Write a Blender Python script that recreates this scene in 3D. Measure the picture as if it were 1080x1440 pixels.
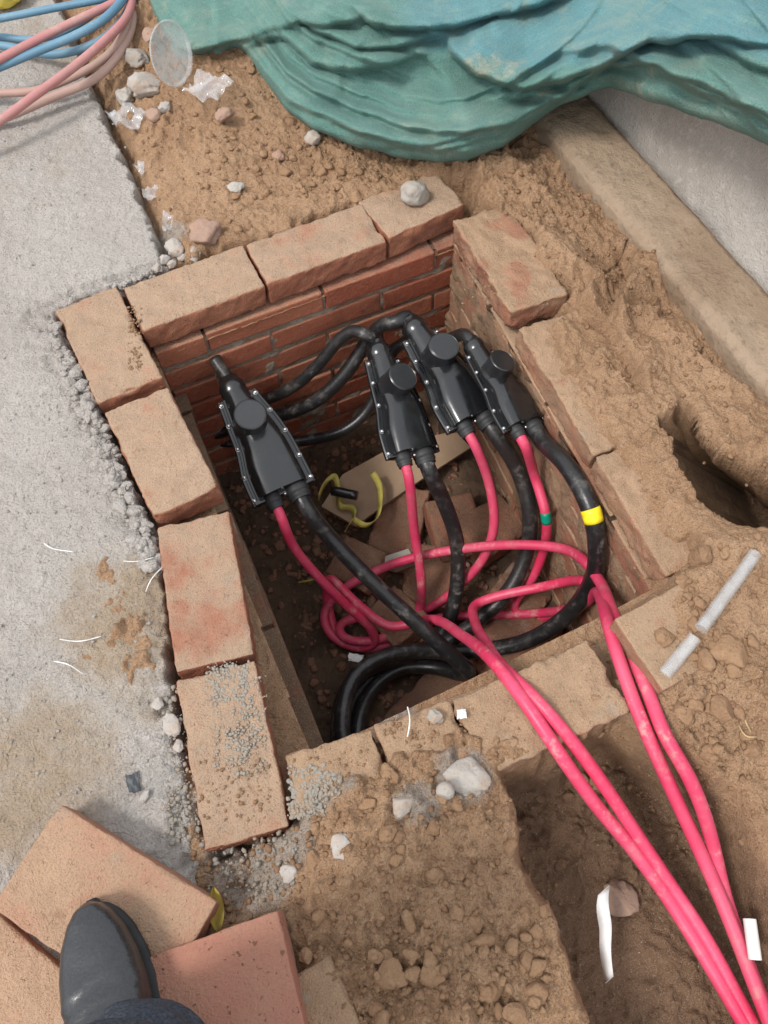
import bpy, math, random
import numpy as np
from mathutils import Vector, Matrix

for o in list(bpy.data.objects): bpy.data.objects.remove(o, do_unlink=True)
SC = bpy.context.scene
COL = SC.collection
random.seed(7)
RNG = np.random.default_rng(11)

# ------------------------------------------------------------------ camera, sky, sun, exposure
F = 1122.0
CAM = np.array([0.0004755, -1.0457002, 1.1261889])
ROT = np.array([[0.9043177468645824, 0.3851765908465444, -0.18397936452096758],
                [-0.42666102587973215, 0.8024732330595765, -0.4171295712581905],
                [-0.013030030735184758, 0.45571449843802536, 0.8900306254350748]])
cd = bpy.data.cameras.new('camera'); cam = bpy.data.objects.new('camera', cd); COL.objects.link(cam)
M4 = Matrix([[*ROT[0], CAM[0]], [*ROT[1], CAM[1]], [*ROT[2], CAM[2]], [0, 0, 0, 1]])
cam.matrix_world = M4
cd.sensor_fit = 'VERTICAL'; cd.sensor_height = 24.0; cd.lens = F / 1440 * 24.0
cd.clip_start = 0.02; cd.clip_end = 300
SC.camera = cam

SUN_EL, SUN_AZ = math.radians(56), math.radians(262)     # azimuth of the direction TO the sun, clockwise from +Y
world = bpy.data.worlds.new('World'); SC.world = world; world.use_nodes = True
wn = world.node_tree.nodes; wl = world.node_tree.links; wn.clear()
sky = wn.new('ShaderNodeTexSky'); sky.sky_type = 'NISHITA'; sky.sun_disc = False
sky.sun_elevation = SUN_EL; sky.sun_rotation = SUN_AZ
sky.air_density = 1.0; sky.dust_density = 4.0; sky.ozone_density = 1.0
hs = wn.new('ShaderNodeHueSaturation'); hs.inputs['Saturation'].default_value = 0.22
bg = wn.new('ShaderNodeBackground'); bg.inputs['Strength'].default_value = 0.12
wo = wn.new('ShaderNodeOutputWorld')
ov = wn.new('ShaderNodeMix'); ov.data_type = 'RGBA'; ov.inputs['Factor'].default_value = 0.6; ov.inputs[7].default_value = (7.6, 7.9, 8.3, 1)   # even cloud cover
wl.new(sky.outputs['Color'], hs.inputs['Color']); wl.new(hs.outputs['Color'], ov.inputs[6]); wl.new(ov.outputs[2], bg.inputs['Color']); wl.new(bg.outputs['Background'], wo.inputs['Surface'])
sd = bpy.data.lights.new('sun', 'SUN'); sun = bpy.data.objects.new('sun', sd); COL.objects.link(sun)
sd.energy = 1.5; sd.angle = math.radians(13); sd.color = (1.0, 0.965, 0.915)
_to = Vector((math.sin(SUN_AZ) * math.cos(SUN_EL), math.cos(SUN_AZ) * math.cos(SUN_EL), math.sin(SUN_EL)))
sun.rotation_euler = _to.to_track_quat('Z', 'Y').to_euler()
sun.location = _to * 10
SC.view_settings.view_transform = 'Standard'; SC.view_settings.look = 'None'
SC.view_settings.exposure = 0.64; SC.view_settings.gamma = 1.0; SC.view_settings.use_curve_mapping = False
SC.render.resolution_x = 768; SC.render.resolution_y = 1024

# ------------------------------------------------------------------ helpers
def P(u, v, z=0.0):
    """world point at height z that the photograph shows at pixel u, v"""
    d = ROT @ np.array([(u - 540) / F, -(v - 720) / F, -1.0])
    return CAM + d * ((z - CAM[2]) / d[2])
def PV(u, v, z):
    """vectorised P"""
    u, v, z = np.broadcast_arrays(np.asarray(u, float), np.asarray(v, float), np.asarray(z, float))
    d = np.stack([(u - 540) / F, -(v - 720) / F, -np.ones_like(u)], -1) @ ROT.T
    return CAM + d * ((z - CAM[2]) / d[..., 2])[..., None]
def poly(*uv, z=0.0): return np.array([P(a, b, z)[:2] for a, b in uv])

def _h(ix, iy, iz, s):
    h = (ix.astype(np.int64) * 374761393 + iy.astype(np.int64) * 668265263 + iz.astype(np.int64) * 2147483647 + s * 1274126177) & 0xffffffff
    h = ((h ^ (h >> 13)) * 1274126177) & 0xffffffff
    h = (h ^ (h >> 16)) & 0xffffffff
    return h / 4294967295.0
def vn2(x, y, s=0):
    x = np.asarray(x, float); y = np.asarray(y, float)
    ix = np.floor(x); iy = np.floor(y); fx = x - ix; fy = y - iy
    fx = fx * fx * fx * (fx * (fx * 6 - 15) + 10); fy = fy * fy * fy * (fy * (fy * 6 - 15) + 10)
    z = np.zeros_like(ix)
    a = _h(ix, iy, z, s); b = _h(ix + 1, iy, z, s); c = _h(ix, iy + 1, z, s); d = _h(ix + 1, iy + 1, z, s)
    return (a + (b - a) * fx + (c - a) * fy + (a - b - c + d) * fx * fy) * 2 - 1
def vn3(p, s=0):
    p = np.asarray(p, float); i = np.floor(p); f = p - i; f = f * f * (3 - 2 * f)
    r = 0
    for dx in (0, 1):
        for dy in (0, 1):
            for dz in (0, 1):
                w = (f[..., 0] if dx else 1 - f[..., 0]) * (f[..., 1] if dy else 1 - f[..., 1]) * (f[..., 2] if dz else 1 - f[..., 2])
                r = r + w * _h(i[..., 0] + dx, i[..., 1] + dy, i[..., 2] + dz, s)
    return r * 2 - 1
def rotxy(x, y, a): return x * math.cos(a) - y * math.sin(a), x * math.sin(a) + y * math.cos(a)
def fbm(x, y, fr, octv=4, s=0, gain=.5):
    r = 0; a = 1.0
    for k in range(octv):
        xx, yy = rotxy(x * fr, y * fr, .7 * k + .3); r = r + a * vn2(xx + 13.7 * k, yy - 7.1 * k, s + k); a *= gain; fr *= 2.03
    return r
def billow(x, y, fr, octv=3, s=0):
    r = 0; a = 1.0
    for k in range(octv):
        xx, yy = rotxy(x * fr, y * fr, .9 * k + .5); r = r + a * (np.abs(vn2(xx + 3.7 * k, yy + 9.1 * k, s + k)) * 2 - .7); a *= .5; fr *= 2.1
    return -r
def crumbs(x, y, fr, dens, s):
    '''half buried crumbs of mixed size as relief, heights in cell units'''
    X = x * fr; Y = y * fr; ix = np.floor(X); iy = np.floor(Y); h = np.zeros_like(X); z0 = np.zeros_like(X)
    for dx in (-1, 0, 1):
        for dy in (-1, 0, 1):
            a = ix + dx; b = iy + dy; cx = a + _h(a, b, z0, s); cy = b + _h(a, b, z0, s + 1); r = (.18 + .42 * _h(a, b, z0, s + 2) ** 2) * (_h(a, b, z0, s + 3) < dens)
            ux, uy = X - cx, Y - cy; an = 6.28 * _h(a, b, z0, s + 4); ex = ux * np.cos(an) + uy * np.sin(an); ey = (uy * np.cos(an) - ux * np.sin(an)) * 1.45
            d = np.maximum(np.abs(ex), np.abs(ey)) * .45 + np.hypot(ex, ey) * .62
            h = np.maximum(h, np.sqrt(np.maximum(r * r - d * d, 0)))
    return h
def sst(x, a, b):
    t = np.clip((x - a) / (b - a), 0, 1); return t * t * (3 - 2 * t)
def sdf(pl, x, y):
    """signed distance to polygon (negative inside)"""
    d2 = np.full(x.shape, 1e9); ins = np.zeros(x.shape, bool); n = len(pl)
    for i in range(n):
        a = pl[i]; b = pl[(i + 1) % n]; e = b - a
        wx = x - a[0]; wy = y - a[1]
        t = np.clip((wx * e[0] + wy * e[1]) / (e @ e + 1e-12), 0, 1)
        d2 = np.minimum(d2, (wx - t * e[0]) ** 2 + (wy - t * e[1]) ** 2)
        c = ((a[1] > y) != (b[1] > y))
        xi = a[0] + (y - a[1]) / (b[1] - a[1] + 1e-12) * e[0]
        ins ^= c & (x < xi)
    return np.sqrt(d2) * np.where(ins, -1, 1)
def pdist(pl, x, y):
    """distance and side to open polyline"""
    best = np.full(x.shape, 1e9); side = np.zeros(x.shape); tt = np.zeros(x.shape); n = len(pl) - 1
    for i in range(n):
        a = np.array(pl[i], float); b = np.array(pl[i + 1], float); e = b - a
        wx = x - a[0]; wy = y - a[1]
        t = np.clip((wx * e[0] + wy * e[1]) / (e @ e), 0, 1)
        d = np.hypot(wx - t * e[0], wy - t * e[1]); s = np.sign(e[0] * wy - e[1] * wx)
        m = d < best; best = np.where(m, d, best); side = np.where(m, s, side); tt = np.where(m, (i + t) / n, tt)
    return best, side, tt

def link(name, me, mat, parent=None, smooth=True):
    o = bpy.data.objects.new(name, me); COL.objects.link(o)
    if mat is not None and len(me.materials) == 0: me.materials.append(mat)
    if smooth: me.polygons.foreach_set('use_smooth', np.ones(len(me.polygons), bool))
    if parent is not None: o.parent = parent
    return o
def mesh(name, v, f):
    me = bpy.data.meshes.new(name)
    v = np.asarray(v, np.float32)
    if isinstance(f, np.ndarray):
        k = f.shape[1]; me.vertices.add(len(v)); me.vertices.foreach_set('co', v.ravel())
        me.loops.add(f.size); me.loops.foreach_set('vertex_index', f.ravel().astype(np.int32))
        me.polygons.add(len(f)); me.polygons.foreach_set('loop_start', np.arange(0, f.size, k, dtype=np.int32))
        me.update(calc_edges=True)
    else:
        me.from_pydata([tuple(map(float, q)) for q in v], [], f); me.update()
    return me
def tag(o, label=None, cat=None, group=None, kind=None):
    if label: o['label'] = label
    if cat: o['category'] = cat
    if group: o['group'] = group
    if kind: o['kind'] = kind
    return o
def empty(name, loc=(0, 0, 0)):
    o = bpy.data.objects.new(name, None); COL.objects.link(o); o.location = loc; o.empty_display_size = .05; return o
def attr(me, name, arr):
    a = me.attributes.new(name, 'FLOAT', 'POINT'); a.data.foreach_set('value', np.asarray(arr, np.float32))
def angle_smooth(me, deg=35):
    me.polygons.foreach_set('use_smooth', np.ones(len(me.polygons), bool))
    try: me.set_sharp_from_angle(angle=math.radians(deg))
    except Exception: pass

# ------------------------------------------------------------------ materials
class NT:
    def __init__(s, name):
        s.m = bpy.data.materials.new(name); s.m.use_nodes = True; s.t = s.m.node_tree; s.n = s.t.nodes; s.l = s.t.links
        s.b = s.n['Principled BSDF']; s.geo = s.n.new('ShaderNodeNewGeometry'); s.pos = s.geo.outputs['Position']
    def node(s, t, **k):
        n = s.n.new(t)
        for a, b in k.items(): setattr(n, a, b)
        return n
    def set(s, sock, v):
        if hasattr(v, 'is_output') or isinstance(v, bpy.types.NodeSocket): s.l.new(v, sock)
        else:
            if isinstance(v, tuple) and len(v) == 3 and sock.type == 'RGBA': v = (*v, 1)
            sock.default_value = v
    def noise(s, scale, detail=4, rough=.55, vec=None, dist=0.0):
        n = s.node('ShaderNodeTexNoise'); n.inputs['Scale'].default_value = scale; n.inputs['Detail'].default_value = detail
        n.inputs['Roughness'].default_value = rough; n.inputs['Distortion'].default_value = dist
        s.l.new(vec or s.pos, n.inputs['Vector']); return n.outputs['Fac']
    def vor(s, scale, feature='F1', out='Distance', vec=None):
        n = s.node('ShaderNodeTexVoronoi', feature=feature); n.inputs['Scale'].default_value = scale
        s.l.new(vec or s.pos, n.inputs['Vector']); return n.outputs[out]
    def ramp(s, fac, a, b, lo=0.0, hi=1.0):
        n = s.node('ShaderNodeMapRange', interpolation_type='SMOOTHSTEP')
        s.set(n.inputs['Value'], fac); n.inputs['From Min'].default_value = a; n.inputs['From Max'].default_value = b
        n.inputs['To Min'].default_value = lo; n.inputs['To Max'].default_value = hi; return n.outputs['Result']
    def math(s, op, a, b=0.5, clamp=False):
        n = s.node('ShaderNodeMath', operation=op, use_clamp=clamp); s.set(n.inputs[0], a); s.set(n.inputs[1], b); return n.outputs[0]
    def mix(s, fac, a, b, mode='MIX'):
        n = s.node('ShaderNodeMix', data_type='RGBA', blend_type=mode); s.set(n.inputs['Factor'], fac)
        s.set(n.inputs['A'] if False else n.inputs[6], a); s.set(n.inputs[7], b); return n.outputs[2]
    def attr(s, name):
        n = s.node('ShaderNodeAttribute', attribute_name=name); return n.outputs['Fac']
    def rnd(s): return s.node('ShaderNodeObjectInfo').outputs['Random']
    def bump(s, h, dist, strength=1.0, base=None):
        n = s.node('ShaderNodeBump'); n.inputs['Strength'].default_value = strength; n.inputs['Distance'].default_value = dist
        s.l.new(h, n.inputs['Height'])
        if base is not None: s.l.new(base, n.inputs['Normal'])
        return n.outputs['Normal']
    def out(s, col, rough=.9, normal=None, spec=.3, **k):
        s.set(s.b.inputs['Base Color'], col); s.set(s.b.inputs['Roughness'], rough); s.b.inputs['Specular IOR Level'].default_value = spec
        if normal is not None: s.l.new(normal, s.b.inputs['Normal'])
        for a, v in k.items(): s.set(s.b.inputs[a], v)
        return s.m
    def upz(s):
        n = s.node('ShaderNodeSeparateXYZ'); s.l.new(s.geo.outputs['Normal'], n.inputs[0]); return n.outputs['Z']
    def blob(s, c, r, soft=.5, wob=.02):
        """irregular stain of its own shape round a world point"""
        n = s.node('ShaderNodeVectorMath', operation='DISTANCE'); s.l.new(s.pos, n.inputs[0]); n.inputs[1].default_value = tuple(c)
        d = s.math('ADD', n.outputs['Value'], s.math('MULTIPLY', s.math('SUBTRACT', s.noise(28, 4), .5), wob * 6))
        return s.ramp(d, r * (1 - soft), r * (1 + soft), 1, 0)

TAN = (.385, .238, .14); TAN2 = (.31, .18, .10); MOIST_SHADE = (.175, .103, .063)
def m_soil(name='soil', attrs=True):
    t = NT(name)
    n1 = t.noise(5, 5); n2 = t.noise(45, 6, .65); n3 = t.noise(330, 3, .6)
    c = t.mix(t.ramp(n1, .35, .68), TAN, TAN2)
    c = t.mix(t.ramp(n2, .42, .75, 0, .55), c, (.425, .28, .175))
    c = t.mix(t.ramp(t.noise(17, 5, .6), .55, .78, 0, .55), c, (.235, .125, .068))
    if attrs:
        wob = t.math('MULTIPLY', t.math('SUBTRACT', t.noise(22, 4), .5), .7)
        mo = t.ramp(t.math('ADD', t.attr('moist_shade'), wob), .3, .75)
        c = t.mix(mo, c, t.mix(n2, MOIST_SHADE, (.205, .125, .078)))
        gr = t.ramp(t.math('ADD', t.attr('grey'), wob), .35, .75, 0, .8)
        c = t.mix(gr, c, t.mix(n2, (.25, .225, .20), (.36, .325, .285)))
    c = t.mix(t.ramp(n3, .50, .70, 0, .6), c, (.17, .10, .062)); c = t.mix(t.ramp(t.noise(700, 2), .54, .7, 0, .5), c, (.52, .40, .29))
    speck = t.ramp(t.vor(150), .10, .2, 1, 0); sel = t.ramp(t.noise(60, 2), .56, .62)
    c = t.mix(t.math('MULTIPLY', t.math('MULTIPLY', speck, sel), .7), c, (.50, .43, .36))
    nb = t.bump(n2, .010, 1.0); nb = t.bump(n3, .0035, 1.0, nb)
    return t.out(c, .96, nb, .15)
def m_clod():
    t = NT('soil_clod_earth')
    n2 = t.noise(60, 6, .65); n3 = t.noise(330, 3)
    c = t.mix(t.rnd(), (.30, .182, .105), (.235, .138, .08)); c = t.mix(t.ramp(n2, .4, .75, 0, .6), c, (.37, .24, .145))
    c = t.mix(t.ramp(n3, .52, .75, 0, .5), c, (.17, .10, .062))
    return t.out(c, .96, t.bump(n3, .002, .8, t.bump(n2, .006, .8)), .15)
def m_moistclod():
    t = NT('moist_clod_earth'); n2 = t.noise(60, 5, .65); n3 = t.noise(330, 3)
    c = t.mix(t.rnd(), (.19, .115, .072), (.15, .088, .055)); c = t.mix(t.ramp(n2, .4, .75, 0, .6), c, (.25, .158, .10))
    return t.out(c, .96, t.bump(n3, .002, .8, t.bump(n2, .006, .8)), .15)
def m_concrete(name='slab_concrete', base=(.515, .47, .43), dark=(.43, .385, .345), dust=True):
    t = NT(name)
    n1 = t.noise(3.2, 6, .6); n2 = t.noise(60, 6, .7); n3 = t.noise(240, 3, .6)
    c = t.mix(t.ramp(n1, .35, .7), base, dark)
    c = t.mix(t.ramp(n2, .5, .72, 0, .6), c, (.60, .56, .52))
    c = t.mix(t.ramp(t.noise(115, 4, .7), .55, .72, 0, .6), c, (.36, .33, .30))
    c = t.mix(t.ramp(n3, .5, .68, 0, .45), c, (.38, .34, .30)); c = t.mix(t.ramp(t.noise(620, 2), .54, .7, 0, .3), c, (.70, .66, .62))
    if dust:
        wob = t.math('MULTIPLY', t.math('SUBTRACT', t.noise(14, 5, .65), .5), 1.1)
        c = t.mix(t.ramp(t.math('ADD', t.attr('dust'), wob), .25, .95, 0, .85), c, t.mix(n2, (.34, .24, .15), (.43, .33, .23)))
        c = t.mix(t.ramp(t.math('ADD', t.attr('wet'), wob), .35, .85, 0, .8), c, t.mix(n2, (.29, .28, .27), (.40, .385, .37)))
    nb = t.bump(n2, .008 if dust else .003, 1.0); nb = t.bump(n3, .003, .9, nb)
    return t.out(c, .93, nb, .2)
def m_brick(name, dust, red=(.285, .098, .06), red2=(.36, .15, .088), sidedust=0.0, dcol=(.385, .277, .193), burn=.6, pores=.3, grit=False):
    t = NT(name)
    r = t.rnd(); n1 = t.noise(9, 4); n2 = t.noise(70, 5, .65); n3 = t.noise(380, 3)
    c = t.mix(r, red, red2)
    c = t.mix(t.ramp(n1, .55, .70, 0, burn), c, (.115, .05, .036))
    c = t.mix(t.ramp(n2, .45, .75, 0, .45), c, (.40, .21, .135))
    pit = t.ramp(t.noise(135, 2, .5), .66, .72)
    c = t.mix(t.math('MULTIPLY', pit, pores), c, (.12, .055, .035))
    up = t.ramp(t.upz(), .35, .9)
    d = t.math('ADD', t.math('MULTIPLY', up, dust), sidedust)
    d = t.math('MULTIPLY', d, t.ramp(t.math('ADD', t.noise(13, 5, .6), t.math('MULTIPLY', t.math('SUBTRACT', r, .5), .2)), .30, .56, .25, 1))
    dc = t.mix(t.ramp(t.noise(26, 5, .65), .35, .7), dcol, tuple(x * .84 for x in dcol)); dc = t.mix(t.ramp(n3, .5, .68, 0, .6), dc, (.25, .155, .10)); dc = t.mix(t.ramp(t.noise(650, 2), .54, .7, 0, .45), dc, (.55, .40, .28))
    dc = t.mix(t.ramp(t.noise(7, 4, .6), .5, .72, 0, .5), dc, (.36, .25, .165))
    grey = t.math('MULTIPLY', t.ramp(t.noise(11, 5, .7), .60, .68), .55)
    dc = t.mix(grey, dc, (.30, .265, .215))
    dc = t.mix(t.ramp(t.noise(31, 5, .7), .56, .70, 0, .65), dc, (.26, .165, .10))
    c = t.mix(t.math('MINIMUM', d, 1.0), c, dc)
    nb = t.bump(n2, .004, .9); nb = t.bump(n3, .0022, 1.0, nb); nb = t.bump(t.math('MULTIPLY', pit, -1.0), .003, .6 * (pores > .2), nb)
    return t.out(c, .93, nb, .2)
def m_mortar(name='mortar', a=(.36, .30, .235), b=(.26, .205, .155)):
    t = NT(name); n2 = t.noise(60, 6, .7); n1 = t.noise(8, 4)
    c = t.mix(t.ramp(n1, .4, .65), a, b); c = t.mix(t.ramp(n2, .5, .75, 0, .6), c, (.13, .095, .07))
    return t.out(c, .96, t.bump(n2, .008, 1), .15)
def m_cable(name, col, col2, scuff, rough, dustcol, coat=0.0):
    t = NT(name)
    n1 = t.noise(7, 4); n2 = t.noise(55, 5, .7); n3 = t.noise(300, 3)
    c = t.mix(t.ramp(n1, .35, .7), col, col2)
    s = t.math('MULTIPLY', t.ramp(n2, .50, .72), t.ramp(t.noise(11, 3), .42, .66, .15, 1))
    s = t.math('MULTIPLY', s, scuff)
    up = t.ramp(t.upz(), -.2, .9, .35, 1)
    s = t.math('MULTIPLY', s, up)
    c = t.mix(s, c, dustcol)
    s2 = t.math('MULTIPLY', t.ramp(t.noise(24, 5, .75), .52, .70), t.math('MULTIPLY', up, scuff * .55)); c = t.mix(s2, c, tuple(x * .62 for x in dustcol))
    rg = t.math('ADD', rough, t.math('MULTIPLY', s, .5), True)
    return t.out(c, rg, t.bump(n3, .0006, .6, t.bump(n2, .0015, .35)), .5)
def m_box():
    t = NT('black_plastic'); n2 = t.noise(35, 4); n3 = t.noise(420, 2)
    c = t.mix(t.ramp(t.noise(14, 5, .7), .55, .8, 0, .4), (.009, .0095, .0105), (.06, .056, .052))
    return t.out(c, t.ramp(n2, .3, .7, .16, .28), t.bump(n3, .0002, .2), .85)
def m_simple(name, col, rough=.6, spec=.4, var=.25, nscale=40, bump=.001, **k):
    t = NT(name); n = t.noise(nscale, 4)
    c = t.mix(t.ramp(n, .3, .7, 0, 1), tuple(x * (1 - var) for x in col), tuple(min(1, x * (1 + var)) for x in col))
    return t.out(c, rough, t.bump(n, bump, .6), spec, **k)
def m_film(name, tint=(.8, .8, .82), alpha=.5, rough=.12, bmp=.004):
    t = NT(name); n = t.noise(50, 3)
    return t.out(tint, rough, t.bump(n, bmp, .5), 1.0, Alpha=t.ramp(n, .3, .7, alpha * .6, min(1, alpha * 1.35)))
def m_stone(name, a, b):
    t = NT(name); n = t.noise(35, 6, .65); n3 = t.noise(260, 3)
    c = t.mix(t.rnd(), a, b); c = t.mix(t.ramp(n, .45, .75, 0, .6), c, TAN); c = t.mix(t.ramp(n3, .55, .75, 0, .5), c, tuple(x * .55 for x in a))
    return t.out(c, .9, t.bump(n3, .0015, .7, t.bump(n, .004, .7)), .2)
def m_tarp():
    t = NT('green_mesh_cloth')
    n1 = t.noise(2.6, 4); n2 = t.noise(18, 5, .65); n3 = t.noise(260, 3)
    c = t.mix(t.ramp(t.math('ADD', n1, t.math('MULTIPLY', t.math('SUBTRACT', t.attr('blue'), .5), .5)), .38, .62), (.105, .24, .205), (.105, .275, .31))
    c = t.mix(t.ramp(n2, .45, .8, 0, .5), c, (.25, .38, .33))
    cm = t.node('ShaderNodeCombineXYZ'); t.l.new(t.attr('su'), cm.inputs[0]); t.l.new(t.attr('sv'), cm.inputs[1])
    st = t.noise(1.0, 5, .7, cm.outputs[0]); c = t.mix(t.ramp(st, .45, .75, 0, .3), c, (.30, .40, .34)); c = t.mix(t.ramp(st, .5, .25, 0, .25), c, (.07, .17, .145))
    d = t.math('MULTIPLY', t.ramp(t.noise(9, 6, .75), .52, .70), t.ramp(t.noise(3.0, 3), .42, .62))
    c = t.mix(t.math('MULTIPLY', d, .8), c, (.46, .37, .26))
    c = t.mix(t.ramp(t.noise(5, 4, .6), .52, .75, 0, .5), c, (.34, .38, .29))
    c = t.mix(t.ramp(t.noise(420, 3, .7), .45, .7, 0, .4), c, (.33, .43, .38)); c = t.mix(t.ramp(t.noise(300, 3, .7), .48, .3, 0, .4), c, (.06, .14, .12))
    wv = t.node('ShaderNodeTexWave', wave_type='BANDS', bands_direction='X'); wv.inputs['Scale'].default_value = 260; wv.inputs['Distortion'].default_value = 2.5
    wv2 = t.node('ShaderNodeTexWave', wave_type='BANDS', bands_direction='Y'); wv2.inputs['Scale'].default_value = 260; wv2.inputs['Distortion'].default_value = 2.5
    t.l.new(t.pos, wv.inputs['Vector']); t.l.new(t.pos, wv2.inputs['Vector'])
    w = t.math('ADD', wv.outputs['Fac'], wv2.outputs['Fac'])
    c = t.mix(t.ramp(w, .2, 1.6, .22, 0), c, (.03, .09, .08))
    nb = t.bump(n2, .003, .5); nb = t.bump(st, .003, .5, nb); nb = t.bump(w, .0012, .5, nb); nb = t.bump(n3, .0035, .8, nb)
    return t.out(c, .92, nb, .12, **{'Sheen Weight': .08, 'Sheen Roughness': .5})

M = dict(
    soil=m_soil(), clod=m_clod(), mclod=m_moistclod(), grit=m_stone('grit', (.25, .225, .19), (.31, .28, .24)), slab=m_concrete(),
    kerb=m_concrete('wall_concrete', (.47, .43, .39), (.38, .335, .295), False),
    ledge=m_mortar('dusty_ledge', (.37, .275, .195), (.31, .22, .15)),
    rim=m_brick('rim_brick', .93), rim_face=None,
    wall=m_brick('wall_brick', .5, sidedust=.03, red=(.31, .085, .048), red2=(.42, .15, .085)),
    rwall=m_brick('dusty_wall_brick', .95, sidedust=.62, dcol=(.38, .255, .165)),
    nrim=m_brick('soil_covered_brick', 1.0, sidedust=.7, dcol=(.36, .236, .148)),
    loose=m_brick('loose_brick', .7, red=(.35, .175, .115), red2=(.39, .20, .135), dcol=(.43, .29, .19), burn=.25, sidedust=.12),
    pink=m_brick('pink_brick', .28, red=(.385, .172, .122), red2=(.40, .185, .13), burn=.0, pores=.75, dcol=(.45, .30, .2)),
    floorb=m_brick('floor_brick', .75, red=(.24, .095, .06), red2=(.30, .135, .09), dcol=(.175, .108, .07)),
    brick_shade=m_brick('shade_dark_brick', .9, sidedust=.75, dcol=(.17, .108, .07), red=(.2, .08, .05), red2=(.22, .1, .06)), mortar_shade=m_mortar('shade_dark_mortar', (.16, .105, .07), (.11, .07, .046)),  # shade of the left inner wall put into darker brick and mortar colours
    mortar=m_mortar(), mortar_d=m_mortar('muddy_mortar', (.29, .19, .12), (.22, .14, .09)),
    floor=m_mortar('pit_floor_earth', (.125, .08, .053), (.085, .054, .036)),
    red=m_cable('red_cable', (.62, .03, .095), (.70, .075, .155), .65, .40, (.66, .40, .36)),
    red_d=m_cable('dusty_red_cable', (.57, .035, .10), (.64, .08, .15), .95, .5, (.60, .36, .30)),
    black=m_cable('black_cable', (.012, .012, .013), (.02, .019, .019), .55, .3, (.27, .25, .23)),
    blackd=m_cable('dirty_black_cable', (.014, .014, .015), (.024, .022, .021), .85, .38, (.26, .23, .20)),
    box=m_box(), boot=m_simple('rubber', (.03, .03, .031), .55), cap=m_simple('cap_plastic', (.013, .0135, .015), .3, .9, .15, 120, .0003),
    bolt=m_simple('bolt_metal', (.62, .61, .60), .28, .5, .1, Metallic=1.0),
    green=m_simple('green_tape', (.0, .24, .15), .4), yellow=m_simple('yellow_tape', (.82, .63, .02), .4),
    blue=m_cable('blue_hose', (.085, .20, .29), (.13, .255, .345), .75, .55, (.30, .34, .38)),
    pinkh=m_cable('pink_hose', (.42, .17, .165), (.45, .23, .21), .85, .6, (.44, .335, .28)),
    tanh=m_cable('tan_hose', (.40, .27, .225), (.38, .23, .19), .8, .65, (.44, .35, .28)),
    tarp=m_tarp(), film=m_film('clear_film', (.70, .70, .71), .24, .05), tube=m_film('clear_tube', (.56, .55, .54), .34, .12, .0005),
    disc=m_film('clear_disc', (.66, .68, .67), .36, .12, .0015),
    white=m_simple('white_plastic', (.72, .70, .68), .5, .4, .1), wire=m_simple('white_tie', (.75, .73, .70), .45),
    gstone=m_stone('grey_stone', (.33, .30, .265), (.41, .375, .335)), rstone=m_stone('brown_stone', (.30, .19, .15), (.36, .25, .19)),
    wstone=m_stone('pale_rubble', (.42, .385, .35), (.35, .32, .29)),
    lime=m_stone('lime', (.40, .37, .335), (.46, .42, .385)),
    leaf=m_simple('leaf_yellow', (.42, .33, .07), .6), strap=m_simple('strap_yellow', (.48, .40, .09), .5),
    card=m_simple('cardboard', (.36, .25, .165), .85, .2, .15, 12, .002),
    leather=m_simple('black_leather', (.02, .021, .024), .27, .7, .2, 260, .0006), sole=m_simple('black_sole', (.018, .018, .019), .6),
    denim=m_simple('dark_cloth', (.05, .057, .073), .85, .2, .35, 320, .0015), straw=m_simple('straw', (.45, .32, .17), .8),
    scrap=m_simple('dark_scrap', (.05, .055, .06), .5), yel=m_simple('yellow_plastic', (.72, .60, .10), .5),
)

# ------------------------------------------------------------------ ground: heights
SLAB = np.vstack([poly((86, 15), (130, 128), (165, 205), (200, 285), (238, 372), (170, 398), (92, 428), (70, 440)),
                  poly((112, 520), (160, 625), (205, 730), (228, 800), (232, 870), (240, 960), (258, 1060), (270, 1170), (285, 1290)),
                  np.array([[-.2, -1.25], [-.25, -3.2], [-4.5, -3.2], [-4.5, 3.2], [.13, 3.2]])])
PIN = np.array([[.0, .0], [.635, .0], [.572, -.80], [-.02, -.80]])       # inner outline of the pit
TREN = np.vstack([poly((688, 1072), (724, 1125), (738, 1200), (770, 1275), (800, 1345), (838, 1440)), np.array([[.14, -1.6], [.10, -3.0], [.75, -3.0], [.70, -1.7]]),
                  poly((1175, 1330), (1110, 1190), (1050, 1095), (960, 1045), (880, 1005), (760, 1052))])
HOLE = poly((925, 590), (962, 574), (1010, 636), (1085, 680), (1180, 770), (1130, 800), (1066, 752), (1030, 748), (985, 700), (948, 640))
RIMT = np.array([[-.13, .12], [.50, .115], [.72, .10], [.722, -.245], [.655, -.275], [.630, -.55], [.605, -.80], [.46, -.84], [.44, -.895], [.22, -.885], [.17, -.858], [.06, -.845], [-.02, -.875], [-.08, -.887], [-.19, -.885], [-.16, -.6]])
SOILP = poly((122, 780), (215, 765), (236, 850), (240, 955), (170, 948), (125, 905))
MOUND = poly((905, 860), (1000, 760), (1120, 760), (1150, 1000), (1040, 1020), (950, 985))
HILL = np.array([[-.05, -.86], [.1, -.90], [.19, -.95], [.16, -1.05], [.13, -1.25], [.1, -3], [-.3, -3], [-.12, -1.0], [-.1, -.9]])
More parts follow.
